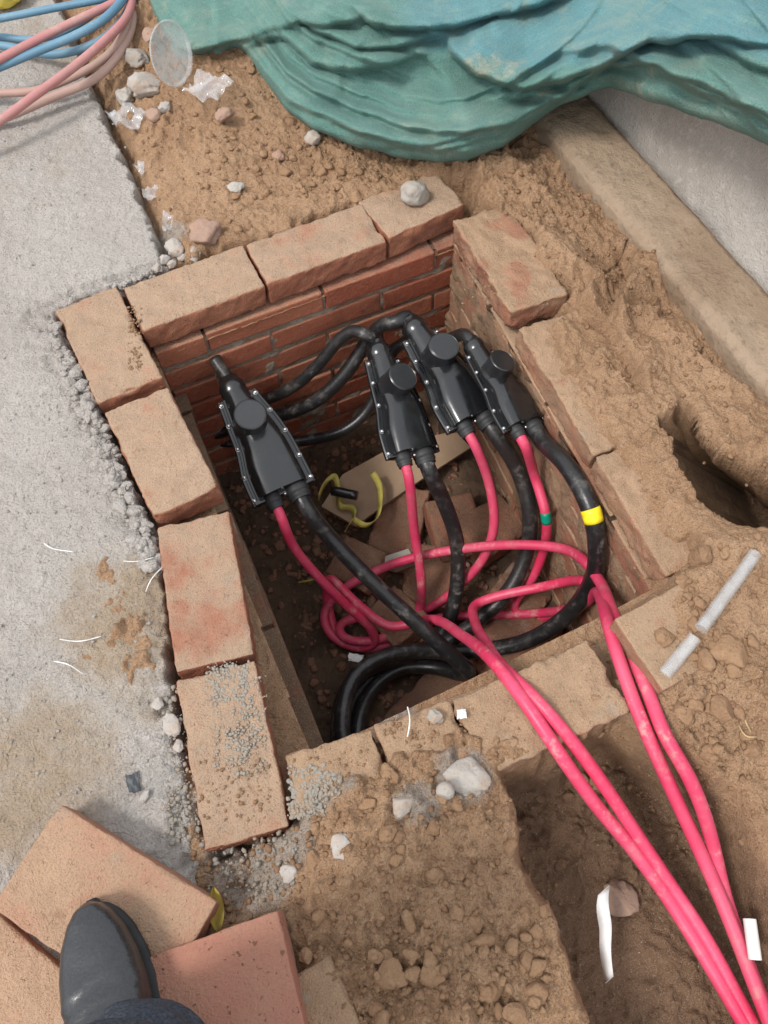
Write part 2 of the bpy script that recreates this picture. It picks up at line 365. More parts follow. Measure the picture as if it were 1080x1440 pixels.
def ground_h(x, y, fine=True):
    z = np.full(x.shape, -.012)
    far = sst(y, .10, .75)
    z = z + far * .075 * sst(x, .08, .3)
    z = z + .012 * sst(x, .66, .75) * sst(x, .95, .86) + .058 * sst(sdf(MOUND, x, y), .06, -.05)
    z = z - .03 * sst(y, .20, .05) * (x < .66) * (x > -.05) * 0
    hill = sst(sdf(HILL, x, y), .05, -.09); z = z + hill * .035
    ts = sdf(TREN, x, y) + .013 * fbm(x, y, 9, 5, 31, .58)
    # trench: steep left bank, gentler right slope
    right = sst(x, .40, .58)
    tw = .03 + .10 * right
    z = z - (.17 * sst(ts, .008, -tw))
    z = z - .05 * sst(y, -1.0, -1.9) * sst(ts, 0, -.1)
    hs_ = sdf(HOLE, x, y) + .010 * fbm(x, y, 22, 3, 41)
    z = z - .46 * sst(hs_, .004, -.020)
    # soil patch on the slab
    sp = sdf(SOILP, x, y) + .02 * fbm(x, y, 22, 3, 5)
    z = z + .013 * sst(sp, .01, -.05)
    # keep earth below the bare rim bricks
    ss = sdf(SLAB, x, y)
    z = z - .045 * sst(np.abs(ss), .045, .0) * (y > .05) - .06 * sst(ss, -.004, -.02) * sst(sp, .0, .03)
    rim = sdf(RIMT, x, y) + .020 * fbm(x, y, 16, 4, 9, .6)
    bare = sst(rim, .02, -.02) * (1 - .93 * sst(x, .36, .42) * sst(y, -.78, -.9) * 0)
    z = z + .014 * sst(rim, -.01, .02) * sst(rim, .15, .03) * (y > .06)
    z = z - .065 * bare + .020 * sst(rim, -.005, .022) * sst(rim, .16, .05) * np.maximum(sst(x, .62, .66) * sst(y, -.9, -.8), sst(y, -.84, -.87) * sst(x, -.06, .0) * sst(x, .30, .22))
    # scarps in the fill beside the right wall
    for pl, h, w in (([(800, 372), (832, 440), (890, 520), (905, 560)], .022, .05), ([(850, 470), (872, 415), (905, 345)], -.028, .035), ([(1085, 560), (1000, 520), (930, 440), (880, 380)], .012, .06)):
        wx_ = .018 * fbm(x, y, 16, 3, 71); wy_ = .018 * fbm(x, y, 16, 3, 72); d, s, t = pdist(poly(*pl), x + wx_, y + wy_)
        z = z + np.where(s > 0, 1, -1) * h * np.exp(-(d / w) ** 2) * sst(t, 0, .15) * sst(t, 1, .85) * sst(d, 0, .006)
    if fine:
        loose = .55 + .75 * sst(fbm(x, y, 3.5, 2, 77), -.3, .5) + .5 * hill
        z = z + .014 * fbm(x, y, 7, 3, 1) * (.5 + .5 * far + hill * .5) * (1 - .8 * bare)
        z = z + loose * (1 - .85 * bare) * (.0050 * billow(x, y, 24, 3, 3) + .0020 * billow(x, y, 62, 2, 8))
        lm = loose * (1 - .9 * bare)
        bank = sst(x, .66, .74) * sst(y, -.82, -.70) * sst(x, .97, .9) * sst(y, .25, .1)
        z = z + bank * (.012 * fbm(x * 1.3, y, 9, 4, 17) - .020 * sst(np.abs(vn2(x * 11 + 2.1 * vn2(x * 7, y * 7, 3), y * 6 + 1.7, 19)), .10, .0) * sst(vn2(x * 5, y * 5, 23), -.1, .3))
        z = z + lm * (crumbs(x, y, 42, .34, 201) / 42 * .75 + crumbs(x, y, 95, .55, 211) / 95 * .85 + crumbs(x, y, 190, .6, 221) / 190 * .8)
        z = z + .0018 * fbm(x, y, 150, 2, 15)
    return z
def slab_h(x, y):
    ss = sdf(SLAB, x, y) + .007 * fbm(x, y, 30, 4, 61, .65)
    near = sst(ss, -.075, -.005)
    z = -.002 + .0028 * fbm(x, y, 6, 3, 51) + .0015 * fbm(x, y, 55, 3, 52) + .0010 * billow(x, y, 120, 2, 53)
    z = z - near * (.006 - .007 * billow(x, y, 45, 3, 55)) * (y < .16)
    z = z - .10 * sst(ss, -.006, .012)
    return z, ss
def axis(lo, hi, step, far):
    a = [lo]; s = step
    b = np.arange(lo, hi, step)
    lowp = []; v = lo; s = step
    while v > -far: s *= 1.35; v -= s; lowp.append(v)
    hip = []; v = b[-1]; s = step
    while v < far: s *= 1.35; v += s; hip.append(v)
    return np.concatenate([np.array(lowp[::-1]), b, np.array(hip)])
def grid_mesh(name, xs, ys, hfun, keep):
    X, Y = np.meshgrid(xs, ys)
    Z, extra = hfun(X, Y)
    k = keep(X, Y, extra)
    q = k[:-1, :-1] & k[1:, :-1] & k[:-1, 1:] & k[1:, 1:]
    idx = np.arange(X.size).reshape(X.shape)
    f = np.stack([idx[:-1, :-1][q], idx[:-1, 1:][q], idx[1:, 1:][q], idx[1:, :-1][q]], 1)
    used = np.zeros(X.size, bool); used[f.ravel()] = True
    rm = np.cumsum(used) - 1
    V = np.stack([X.ravel(), Y.ravel(), Z.ravel()], 1)[used]
    return mesh(name, V, rm[f]), V
# soil
def gh(X, Y): return ground_h(X, Y), None
def gkeep(X, Y, e):
    inpit = sdf(PIN, X, Y) < -.004
    sl = sdf(SLAB, X, Y) < -.07
    soilp = sdf(SOILP, X, Y) < .09
    return ~inpit & (~sl | soilp)
me, V = grid_mesh('ground', axis(-.55, 1.2, .0031, 40), axis(-1.4, 1.05, .0031, 40), gh, gkeep)
x, y = V[:, 0], V[:, 1]
moist_shade = np.clip(sst(sdf(TREN, x, y), .02, -.05) * .85 + sst(sdf(HOLE, x, y), .02, -.03), 0, 1)  # moist earth in the trench; in the hole, shade painted as darker earth
moist_shade = np.maximum(moist_shade, .25 * sst(np.hypot(x - .8, y + 1.0), .45, .1))
grey = np.zeros(len(x))
for (u, v, r) in ((560, 1010, .05), (430, 1110, .05), (475, 1080, .04), (330, 1200, .06), (360, 1235, .06), (400, 1180, .05), (300, 1130, .05), (650, 1090, .05), (585, 1130, .04), (220, 330, .07), (150, 880, .02)):
    c = P(u, v); grey = np.maximum(grey, sst(np.hypot(x - c[0], y - c[1]), r * 1.5, r * .3) * .8)
attr(me, 'moist_shade', moist_shade); attr(me, 'grey', grey)
dpt = np.clip(-.03 - V[:, 2], 0, .5) * sst(sdf(HOLE, x, y), .02, -.005); V2 = V.copy(); V2[:, 0] += dpt * .8; V2[:, 1] -= dpt * .05
me.vertices.foreach_set('co', V2.astype(np.float32).ravel()); me.update()
ground = tag(link('ground', me, M['soil']), kind='structure')
# slab
me, V = grid_mesh('pavement_slab', axis(-.52, .14, .0034, 4.4), axis(-1.2, 1.05, .0034, 3.1), slab_h, lambda X, Y, ss: ss < .016)
x, y = V[:, 0], V[:, 1]
dust = np.zeros(len(x)); wet = np.zeros(len(x))
for (u, v, r, a) in ((60, 1080, .16, .8), (10, 1130, .12, .9), (185, 870, .15, .9), (210, 990, .05, .6), (190, 960, .06, .7), (20, 770, .10, .25), (70, 810, .06, .3), (30, 230, .25, .35), (80, 60, .2, .5), (200, 410, .05, .4), (140, 830, .06, .4), (60, 950, .05, .3)):
    c = P(u, v); dust = np.maximum(dust, a * sst(np.hypot(x - c[0], y - c[1]), r * 1.4, r * .2))
for (u, v, r, a) in ((190, 1120, .09, .5), (150, 1010, .10, .35), (230, 1180, .06, .5)):
    c = P(u, v); wet = np.maximum(wet, a * sst(np.hypot(x - c[0], y - c[1]), r * 1.4, r * .2))
attr(me, 'dust', dust); attr(me, 'wet', wet)
tag(link('pavement', me, M['slab']), kind='structure')

# pit floor
xs = np.linspace(-.06, .68, 200); ys = np.linspace(-.9, .06, 240)
def floor_z(X, Y): return -.565 + .03 * sst(X, .25, .6) + .016 * fbm(X, Y, 9, 3, 91) + .006 * billow(X, Y, 30, 3, 92)
me, V = grid_mesh('pit_floor', xs, ys, lambda X, Y: (floor_z(X, Y), None), lambda X, Y, e: np.ones(X.shape, bool))
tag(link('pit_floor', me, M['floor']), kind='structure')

# ------------------------------------------------------------------ bricks
def box_lattice(size, seg, r=.003, chip=.006, amp=.0009, seed=0, warp=0.0):
    h = np.array(size) / 2
    ax = []
    for k in range(3):
        e = np.array([0, .25, .55, 1.0]) * (r + chip * .6)
        inner = np.linspace(-h[k] + e[-1], h[k] - e[-1], max(2, seg[k]))
        ax.append(np.concatenate([-h[k] + e[:-1], inner, (h[k] - e[:-1])[::-1]]))
    n = [len(a) for a in ax]; ids = {}; V = []; Fs = []
    def vid(i, j, k):
        t = (i, j, k)
        if t not in ids: ids[t] = len(V); V.append((ax[0][i], ax[1][j], ax[2][k]))
        return ids[t]
    for i in range(n[0] - 1):
        for j in range(n[1] - 1):
            Fs.append((vid(i, j, 0), vid(i, j + 1, 0), vid(i + 1, j + 1, 0), vid(i + 1, j, 0)))
            k = n[2] - 1; Fs.append((vid(i, j, k), vid(i + 1, j, k), vid(i + 1, j + 1, k), vid(i, j + 1, k)))
    for i in range(n[0] - 1):
        for k in range(n[2] - 1):
            Fs.append((vid(i, 0, k), vid(i + 1, 0, k), vid(i + 1, 0, k + 1), vid(i, 0, k + 1)))
            j = n[1] - 1; Fs.append((vid(i, j, k), vid(i, j, k + 1), vid(i + 1, j, k + 1), vid(i + 1, j, k)))
    for j in range(n[1] - 1):
        for k in range(n[2] - 1):
            Fs.append((vid(0, j, k), vid(0, j, k + 1), vid(0, j + 1, k + 1), vid(0, j + 1, k)))
            i = n[0] - 1; Fs.append((vid(i, j, k), vid(i, j + 1, k), vid(i, j + 1, k + 1), vid(i, j, k + 1)))
    V = np.array(V); q = V + seed * 3.17
    c = np.clip(vn3(q * 30, seed) * .9 + vn3(q * 85, seed + 1) * .5 - .15, 0, 1.2)
    rr = (r + chip * c)[:, None]
    inn = np.clip(V, -h + rr, h - rr); d = V - inn; L = np.linalg.norm(d, axis=1, keepdims=True)
    # push points on the lattice's shell onto the rounded box
    Vn = np.where(L > 1e-9, inn + d / np.maximum(L, 1e-9) * np.minimum(rr, np.maximum(L, rr * .98)), V)
    Vn = np.where(L > rr, inn + d / np.maximum(L, 1e-9) * rr, Vn)
    nrm = np.where(L > 1e-9, d / np.maximum(L, 1e-9), 0)
    Vn = Vn + nrm * (amp * (vn3(q * 60, seed + 5) + .8 * vn3(q * 160, seed + 6)))[:, None]
    if warp: Vn[:, 2] += warp * (V[:, 0] / h[0]) ** 2; Vn[:, 1] += warp * .6 * np.sin(V[:, 0] / h[0] * 2 + seed)
    return Vn, np.array(Fs)
BS = (.238, .114, .053)
def brick_mesh(name, mat, seed, hi=True, size=BS, chip=.006, warp=.0, r=.0028, amp=.0009):
    seg = (int(size[0] / .007), int(size[1] / .007), int(size[2] / .008)) if hi else (7, 4, 3)
    v, f = box_lattice(size, seg, chip=chip, seed=seed, warp=warp, r=r, amp=amp)
    me = mesh(name, v, f); me.materials.append(mat); me.polygons.foreach_set('use_smooth', np.ones(len(me.polygons), bool)); return me
def put(name, me, loc, rz=0.0, rx=0.0, ry=0.0, sx=1.0, parent=None):
    o = bpy.data.objects.new(name, me); COL.objects.link(o)
    o.location = loc; o.rotation_euler = (rx, ry, rz); o.scale = (sx, 1, 1)
    if parent is not None: o.parent = parent
    return o
pit = tag(empty('brick_pit', (.3, -.4, -.55)), 'open brick pit set in the earth, its rim bricks coated with tan dust', 'brick pit')
pit_inv = Matrix.Translation((-.3, .4, .55))
def ppart(name, me, mat):
    o = link(name, me, mat, None); o.parent = pit; o.matrix_parent_inverse = pit_inv; return o
def wall(a, b, inward, top, bottom, mat_m, mat_b, joints0, seed, mort_amp=.0035, jit=.003, rec=.006, bh=1.0):
    """one wall of the pit: mortar core with every brick a child; a-b is the inner foot line, inward the unit normal"""
    a = np.array(a, float); b = np.array(b, float); L = np.linalg.norm(b - a); d = (b - a) / L; nrm = np.array(inward, float)
    nx, nz = int(L / .006), int((top - bottom) / .006)
    S, Zz = np.meshgrid(np.linspace(0, L, nx), np.linspace(bottom, top - .004, nz))
    dep = -rec + mort_amp * (fbm(S, Zz, 26, 4, seed, .6)) 
    V = np.stack([a[0] + d[0] * S + nrm[0] * dep, a[1] + d[1] * S + nrm[1] * dep, Zz], -1).reshape(-1, 3)
    idx = np.arange(nx * nz).reshape(nz, nx)
    f = np.stack([idx[:-1, :-1].ravel(), idx[:-1, 1:].ravel(), idx[1:, 1:].ravel(), idx[1:, :-1].ravel()], 1)
    nb = len(V)
    Vb = V - np.append(nrm * .105, 0); fb = f[:, ::-1] + nb
    top_i = idx[-1]; bot_i = idx[0]; lf = idx[:, 0]; rt = idx[:, -1]
    def strip(e): return np.stack([e[:-1], e[1:], e[1:] + nb, e[:-1] + nb], 1)
    F_ = np.concatenate([f, fb, strip(top_i)[:, ::-1], strip(bot_i), strip(lf), strip(rt)[:, ::-1]])
    core = ppart('wall', mesh('wall', np.concatenate([V, Vb]), F_), mat_m)
    variants = [brick_mesh('brick', mat_b, seed * 10 + k, False, (.236, .108, .053), .005) for k in range(4)]
    ang = math.atan2(d[1], d[0]); z = top - .0265; row = 0; rs = random.Random(seed)
    while z > bottom - .02:
        js = [0.0]; s = joints0[row % len(joints0)]
        while s < L - .02: js.append(s); s += .246
        js.append(L)
        for s0, s1 in zip(js[:-1], js[1:]):
            ln = s1 - s0 - rs.uniform(.004, .009)
            if ln < .03: continue
            off = -.054 + rs.uniform(-jit, jit)
            c = a + d * (s0 + s1) / 2 + nrm * off
            o = put('brick', rs.choice(variants), (c[0], c[1], z + rs.uniform(-.002, .002)), ang + rs.uniform(-.006, .006), rs.uniform(-.006, .006), rs.uniform(-.006, .006), ln / .236); o.scale[2] = bh
            o.parent = core
        z -= .063; row += 1
    return core
Wf = wall((.0, .0), (.68, .0), (0, -1), -.063, -.58, M['mortar'], M['wall'], (.10, .225), 21, .0055, .004, .0062, bh=.93)
Wl = wall((-.002, .04), (-.075, -.90), (.997, -.078), -.066, -.58, M['mortar_shade'], M['brick_shade'], (.12, .24), 22)
Wl2 = wall((.026, .0), (.0, -.86), (.9995, -.03), -.20, -.58, M['mortar_shade'], M['brick_shade'], (.05, .17), 25)
Wr = wall((.572, -.80), (.635, .02), (-.997, .077), -.066, -.58, M['mortar_d'], M['rwall'], (.14, .02 + .246), 23, .0065, .0015, .0005)
Wn = wall((-.10, -.795), (.60, -.845), (.07, .997), -.066, -.58, M['mortar_d'], M['nrim'], (.13, .25), 24)

def rim_brick(core, mat, seed, uv0, uv1, z=0.0, side=1, ln=None, wd=.114, tilt=(0, 0), chip=.013, hgt=.053):
    """rim brick whose inner top edge runs between two photographed points; side picks which way its width goes"""
    A = P(*uv0, z); B = P(*uv1, z); d = (B - A)[:2]; L = np.linalg.norm(d) if ln is None else ln; d = d / np.linalg.norm(d)
    nr = np.array([-d[1], d[0]]) * side
    c = (A[:2] + d * L / 2) + nr * wd / 2
    me = brick_mesh('rim_brick', mat, seed, True, (L - .002, wd, hgt), chip * (1.7 if mat is M['nrim'] else 1.25), .0008, amp=.0032 if mat is M['nrim'] else .0019)
    o = put('rim_brick', me, (c[0], c[1], z - hgt / 2), math.atan2(d[1], d[0]), tilt[0] + .012 * math.sin(seed * 1.7), tilt[1] + .008 * math.sin(seed * 2.9))
    o.parent = core; return o
# far rim, left to right
rim_brick(Wf, M['rim'], 101, (199, 465), (373, 402))
rim_brick(Wf, M['rim'], 102, (375, 401), (544, 339))
rim_brick(Wf, M['rim'], 103, (547, 336), (655, 286), wd=.118)
# left rim, far to near
rim_brick(Wl, M['rim'], 104, (163, 402), (234, 541), side=-1, ln=.24, wd=.118)
rim_brick(Wl, M['rim'], 105, (235, 543), (308, 686), side=-1, z=.001)
rim_brick(Wl, M['rim'], 106, (321, 719), (357, 921), side=-1, z=.002, chip=.008)
rim_brick(Wl, M['rim'], 107, (358, 927), (407, 1163), side=-1, z=.0, chip=.009)
# right rim
rim_brick(Wr, M['nrim'], 108, (637, 309), (719, 441), z=.004, side=1, wd=.118)
rim_brick(Wr, M['nrim'], 109, (728, 462), (835, 640), z=-.014, side=1, wd=.118, chip=.008)
rim_brick(Wr, M['nrim'], 110, (836, 642), (937, 812), z=-.012, side=1, wd=.118, chip=.011)
# near rim
rim_brick(Wn, M['nrim'], 111, (400, 1062), (523, 1024), z=.0, side=-1, wd=.114, chip=.012)
rim_brick(Wn, M['nrim'], 112, (526, 1020), (632, 984), z=.0, side=-1, wd=.114, chip=.012)
rim_brick(Wn, M['nrim'], 113, (634, 984), (829, 898), z=.002, side=-1, wd=.114, chip=.014)

# ------------------------------------------------------------------ ledge and concrete wall at upper right
def rough_beam(name, x0, x1, y0, y1, z0, z1, mat, seed, rough=.004, step=.008, slope=0.0):
    ys = np.arange(y0, y1, step); prof = []
    n1 = max(2, int((z1 - z0) / step)); n2 = max(2, int((x1 - x0) / step))
    for k in range(n1): prof.append((x0 + slope * k / n1, z0 + (z1 - z0) * k / n1))
    for k in range(n2 + 1): prof.append((x0 + slope + (x1 - x0 - slope) * k / n2, z1))
    prof.append((x1, z0))
    pr = np.array(prof); Yg = ys[:, None] * np.ones(len(pr))[None]; Xg = pr[None, :, 0] * np.ones(len(ys))[:, None]; Zg = pr[None, :, 1] * np.ones(len(ys))[:, None]
    corner = np.exp(-(np.hypot(Xg - x0 - slope, Zg - z1) / .007) ** 2)
    nz = rough * fbm(Xg + Zg * .7, Yg, 12, 5, seed, .6)
    Xg = Xg - nz * .6 + corner * .005; Zg = Zg + nz * (Zg > z0 + .01) - corner * (.006 + .006 * np.abs(fbm(Yg, Zg, 30, 3, seed + 2)))
    m, n = Xg.shape; idx = np.arange(m * n).reshape(m, n)
    f = np.stack([idx[:-1, :-1].ravel(), idx[:-1, 1:].ravel(), idx[1:, 1:].ravel(), idx[1:, :-1].ravel()], 1)
    return link(name, mesh(name, np.stack([Xg, Yg, Zg], -1).reshape(-1, 3), f), mat)
tag(rough_beam('concrete_ledge', P(920, 355, .03)[0], 1.028, -1.6, 1.9, -.05, .03, M['ledge'], 71, .005), 'low brown concrete footing running along the foot of the grey wall', 'footing')
tag(rough_beam('concrete_wall', 1.032, 1.36, -1.6, 1.9, -.05, .30, M['kerb'], 72, .0045, slope=.05), 'low grey concrete wall at the upper right under the green cloth', 'wall')

# ------------------------------------------------------------------ tubes and cables
def catmull(pts, per=14):
    p = np.array(pts, float); p = np.vstack([2 * p[0] - p[1], p, 2 * p[-1] - p[-2]]); out = []
    for i in range(1, len(p) - 2):
        p0, p1, p2, p3 = p[i - 1:i + 3]
        t0 = 0; t1 = t0 + max(np.linalg.norm(p1 - p0), 1e-5) ** .5; t2 = t1 + max(np.linalg.norm(p2 - p1), 1e-5) ** .5; t3 = t2 + max(np.linalg.norm(p3 - p2), 1e-5) ** .5
        n = max(3, int(np.linalg.norm(p2 - p1) / .006))
        for t in np.linspace(t1, t2, n, endpoint=False):
            A1 = (t1 - t) / (t1 - t0) * p0 + (t - t0) / (t1 - t0) * p1; A2 = (t2 - t) / (t2 - t1) * p1 + (t - t1) / (t2 - t1) * p2; A3 = (t3 - t) / (t3 - t2) * p2 + (t - t2) / (t3 - t2) * p3
            B1 = (t2 - t) / (t2 - t0) * A1 + (t - t0) / (t2 - t0) * A2; B2 = (t3 - t) / (t3 - t1) * A2 + (t - t1) / (t3 - t1) * A3
            out.append((t2 - t) / (t2 - t1) * B1 + (t - t1) / (t2 - t1) * B2)
    out.append(p[-2]); return np.array(out)
def smooth_path(c, it=12):
    c = c.copy()
    for _ in range(it): c[1:-1] = c[1:-1] * .5 + (c[:-2] + c[2:]) * .25
    return c
def tube_mesh(name, c, r, seg=14, cap=True):
    n = len(c); r = np.broadcast_to(np.asarray(r, float), (n,))
    T = np.gradient(c, axis=0); T /= np.linalg.norm(T, axis=1, keepdims=True) + 1e-12
    up = np.array([0, 0, 1.0]) if abs(T[0][2]) < .9 else np.array([1.0, 0, 0])
    N = np.cross(T[0], up); N /= np.linalg.norm(N); V = []
    th = np.linspace(0, 2 * np.pi, seg, endpoint=False)
    for i in range(n):
        N = N - T[i] * (N @ T[i]); N /= np.linalg.norm(N) + 1e-12; B = np.cross(T[i], N)
        V.append(c[i] + r[i] * (np.cos(th)[:, None] * N + np.sin(th)[:, None] * B))
    V = np.concatenate(V); f = []
    for i in range(n - 1):
        for k in range(seg): f.append((i * seg + k, i * seg + (k + 1) % seg, (i + 1) * seg + (k + 1) % seg, (i + 1) * seg + k))
    f = [q[::-1] for q in f]
    if cap: f.append(tuple(range(seg))); f.append(tuple(range((n - 1) * seg, n * seg))[::-1])
    return mesh(name, V, f)
def path(uvz, it=12): return smooth_path(catmull([q if isinstance(q, np.ndarray) else P(*q) for q in uvz]), it)
def cable(name, pts, r, mat, label, cat, group=None, it=14, bands=()):
    c = path(pts, it); e = tag(link(name, tube_mesh(name, c, r), M[mat]), label, cat, group)
    for (px, half, bm) in bands:
        # coloured tape wrapped round the cable where the photograph shows it
        pj = (c - CAM) @ ROT; uv = np.stack([540 + F * pj[:, 0] / -pj[:, 2], 720 - F * pj[:, 1] / -pj[:, 2]], 1)
        i = int(np.argmin(np.hypot(uv[:, 0] - px[0], uv[:, 1] - px[1])))
        link('tape_band', tube_mesh('tape_band', c[max(0, i - half):i + half + 1], r * 1.05, cap=True), M[bm], e)
    return e
def lathe(prof, seg=28):
    prof = np.array(prof); th = np.linspace(0, 2 * np.pi, seg, endpoint=False); V = []; f = []
    for (r, z) in prof: V += [(r * math.cos(a), r * math.sin(a), z) for a in th]
    for i in range(len(prof) - 1):
        for k in range(seg): f.append((i * seg + k, i * seg + (k + 1) % seg, (i + 1) * seg + (k + 1) % seg, (i + 1) * seg + k))
    f.append(tuple(range(seg))[::-1]); f.append(tuple(range((len(prof) - 1) * seg, len(prof) * seg)))
    return np.array(V), f

# ------------------------------------------------------------------ branch joint boxes
KY = np.array([-.112, -.095, -.06, -.03, -.012, .012, .035, .06, .09, .112])
KW = np.array([.0480, .0480, .0478, .0472, .0462, .0435, .0395, .0330, .0262, .0240])
KL = np.array([.0480, .0480, .0465, .0390, .0345, .0325, .0310, .0285, .0255, .0240])
KH = np.array([.030, .032, .034, .035, .034, .032, .0295, .027, .0255, .0240])
def w_at(y): return np.interp(y, KY, KW)
def sm(y, K):
    ys = np.linspace(y - .012, y + .012, 9); return np.interp(np.clip(ys, KY[0], KY[-1]), KY, K).mean()
def body_mesh():
    ys = np.linspace(-.112, .112, 46); th = np.linspace(0, 2 * np.pi, 44, endpoint=False); V = []; f = []
    for y in ys:
        w, h = sm(y, KW), sm(y, KH); e = np.interp(y, [-.112, -.02, .03, .112], [.55, .62, .9, 1.0])
        wl_ = sm(y, KL)
        V += [((w if math.cos(a) > 0 else wl_) * np.sign(math.cos(a)) * abs(math.cos(a)) ** e, y, h * np.sign(math.sin(a)) * abs(math.sin(a)) ** e) for a in th]
    n = 44
    for i in range(len(ys) - 1):
        for k in range(n): f.append((i * n + k, (i + 1) * n + k, (i + 1) * n + (k + 1) % n, i * n + (k + 1) % n))
    f.append(tuple(range(n))); f.append(tuple(range((len(ys) - 1) * n, len(ys) * n))[::-1])
    me = mesh('housing', V, f); angle_smooth(me, 50); return me
def flange_mesh(sgn):
    ys = np.linspace(-.118, .096, 40); V = []; f = []
    prof = [(-.004, -.006), (.0125, -.006), (.0145, -.004), (.0145, .0025), (.0125, .0045), (.0085, .0045), (.0075, .0030), (.0035, .0030), (.0025, .006), (-.004, .006)]
    n = len(prof)
    for y in ys:
        w = sm(np.clip(y, -.112, .112), KW if sgn > 0 else KL); V += [(sgn * (w + a), y, b) for a, b in prof]
    for i in range(len(ys) - 1):
        for k in range(n):
            q = (i * n + k, (i + 1) * n + k, (i + 1) * n + (k + 1) % n, i * n + (k + 1) % n); f.append(q[::-1] if sgn > 0 else q)
    a = tuple(range(n)); b = tuple(range((len(ys) - 1) * n, len(ys) * n))
    f.append(a if sgn > 0 else a[::-1]); f.append(b[::-1] if sgn > 0 else b)
    me = mesh('flange', V, f); angle_smooth(me, 40); return me
def lip_mesh():
    v, f = box_lattice((.118, .009, .016), (10, 2, 3), r=.002, chip=0, amp=0, seed=3); v[:, 1] -= .1135; return mesh('end_lip', v, f)
def cap_mesh():
    R = .0305
    v, f = lathe([(R * 1.12, .014), (R * 1.04, .022), (R, .026), (R, .0545), (R * .985, .0570), (R * .95, .0580), (R * .93, .0574), (R * .90, .0574), (R * .88, .0579), (R * .4, .0579), (.0006, .0579)], 40)
    v[:, 1] += .029; me = mesh('cap', v, f); angle_smooth(me, 30); return me
def sleeve_mesh(x, y0, r0, r1, ln):
    v, f = lathe([(r1 * .7, -ln), (r1, -ln), (r1 * 1.02, -ln * .8), (r1 * 1.10, -ln * .72), (r1 * 1.10, -ln * .60), (r1 * 1.04, -ln * .52), (r1 * 1.14, -ln * .42), (r1 * 1.14, -ln * .28), (r0, 0), (r0 * .8, .012)], 26)
    w = np.stack([v[:, 0] + x, v[:, 2] + y0, v[:, 1]], 1); me = mesh('cable_sleeve', w, [q[::-1] for q in f]); angle_smooth(me, 45); return me
def neck_mesh():
    v, f = lathe([(.018, .028), (.0195, .028), (.0205, .022), (.0235, .016), (.0255, .012), (.0255, -.004), (.0235, -.008)][::-1], 30)
    w = np.stack([v[:, 0], v[:, 2] + .108, v[:, 1]], 1); me = mesh('neck_collar', w, [q[::-1] for q in f]); angle_smooth(me, 45); return me
bv, bf = lathe([(.0046, 0), (.0046, .0012), (.0040, .0014), (.0036, .0040), (.0022, .0052), (.0004, .0055)], 10)
bolt_me = mesh('bolt', bv, bf); angle_smooth(bolt_me, 40); bolt_me.materials.append(M['bolt'])
BM = dict(housing=body_mesh(), fl=flange_mesh(-1), fr=flange_mesh(1), lip=lip_mesh(), cap=cap_mesh(), neck=neck_mesh(),
          s1=sleeve_mesh(-.0245, -.112, .0165, .0145, .026), s2=sleeve_mesh(.0235, -.112, .0215, .0195, .028))
RED_X, BLK_X = -.0245, .0235
CR, CB = .0098, .0158          # cable radii
def joint_box(T, B, right, label, wscale=1.0):
    T = P(*T); B = P(*B); yv = T - B; L = np.linalg.norm(yv); yv = yv / L; c = (T + B) / 2
    hint = (CAM - c) / np.linalg.norm(CAM - c) + right * ROT[:, 0]
    nz = hint - yv * (hint @ yv); nz /= np.linalg.norm(nz); xv = np.cross(yv, nz); s = L / .224
    root = tag(empty('cable_joint_box'), label, 'joint box', 'black cable joint boxes in the pit')
    mw = Matrix([[xv[0], yv[0], nz[0], c[0]], [xv[1], yv[1], nz[1], c[1]], [xv[2], yv[2], nz[2], c[2]], [0, 0, 0, 1]]) @ Matrix.Diagonal((s * wscale, s, s * wscale, 1))
    root.matrix_world = mw
    def part(nm, me, mat): return link(nm, me, M[mat], root, False)
    h = part('housing', BM['housing'], 'box'); part('flange', BM['fl'], 'box'); part('flange', BM['fr'], 'box')
    part('end_lip', BM['lip'], 'box'); part('cap', BM['cap'], 'cap'); part('neck_collar', BM['neck'], 'box')
    part('cable_sleeve', BM['s1'], 'boot'); part('cable_sleeve', BM['s2'], 'boot')
    for sg in (-1, 1):
        for y in (-.108, -.060, -.004, .045, .088):
            b = part('bolt', bolt_me, 'bolt'); b.location = (sg * (sm(np.clip(y, -.112, .112), KW if sg > 0 else KL) + .0085), y, .0035)
    b = part('bolt', bolt_me, 'bolt'); b.location = (0.0, -.117, .004); b.rotation_euler = (math.radians(55), 0, 0)
    def W(x, y, z=0.0): return np.array(mw @ Vector((x, y, z)))
    return dict(red=[W(RED_X, -.108), W(RED_X, -.150)], blk=[W(BLK_X, -.108), W(BLK_X, -.155)], top=[W(0, .10), W(0, .150)])
b1 = joint_box((328, 548, -.15), (399, 691, -.20), .14, 'leftmost black joint box in the pit, its round cap reflecting pale sky', 1.0)
b2 = joint_box((533, 497, -.13), (580, 637, -.18), .58, 'black joint box second from the left in the pit, above the cardboard', 1.0)
b3 = joint_box((584, 464, -.12), (665, 590, -.16), .56, 'black joint box third from the left, overlapping the one nearest the right wall', 1.04)
b4 = joint_box((668, 490, -.085), (736, 599, -.10), .72, 'rightmost black joint box, tucked against the right pit wall', .98)

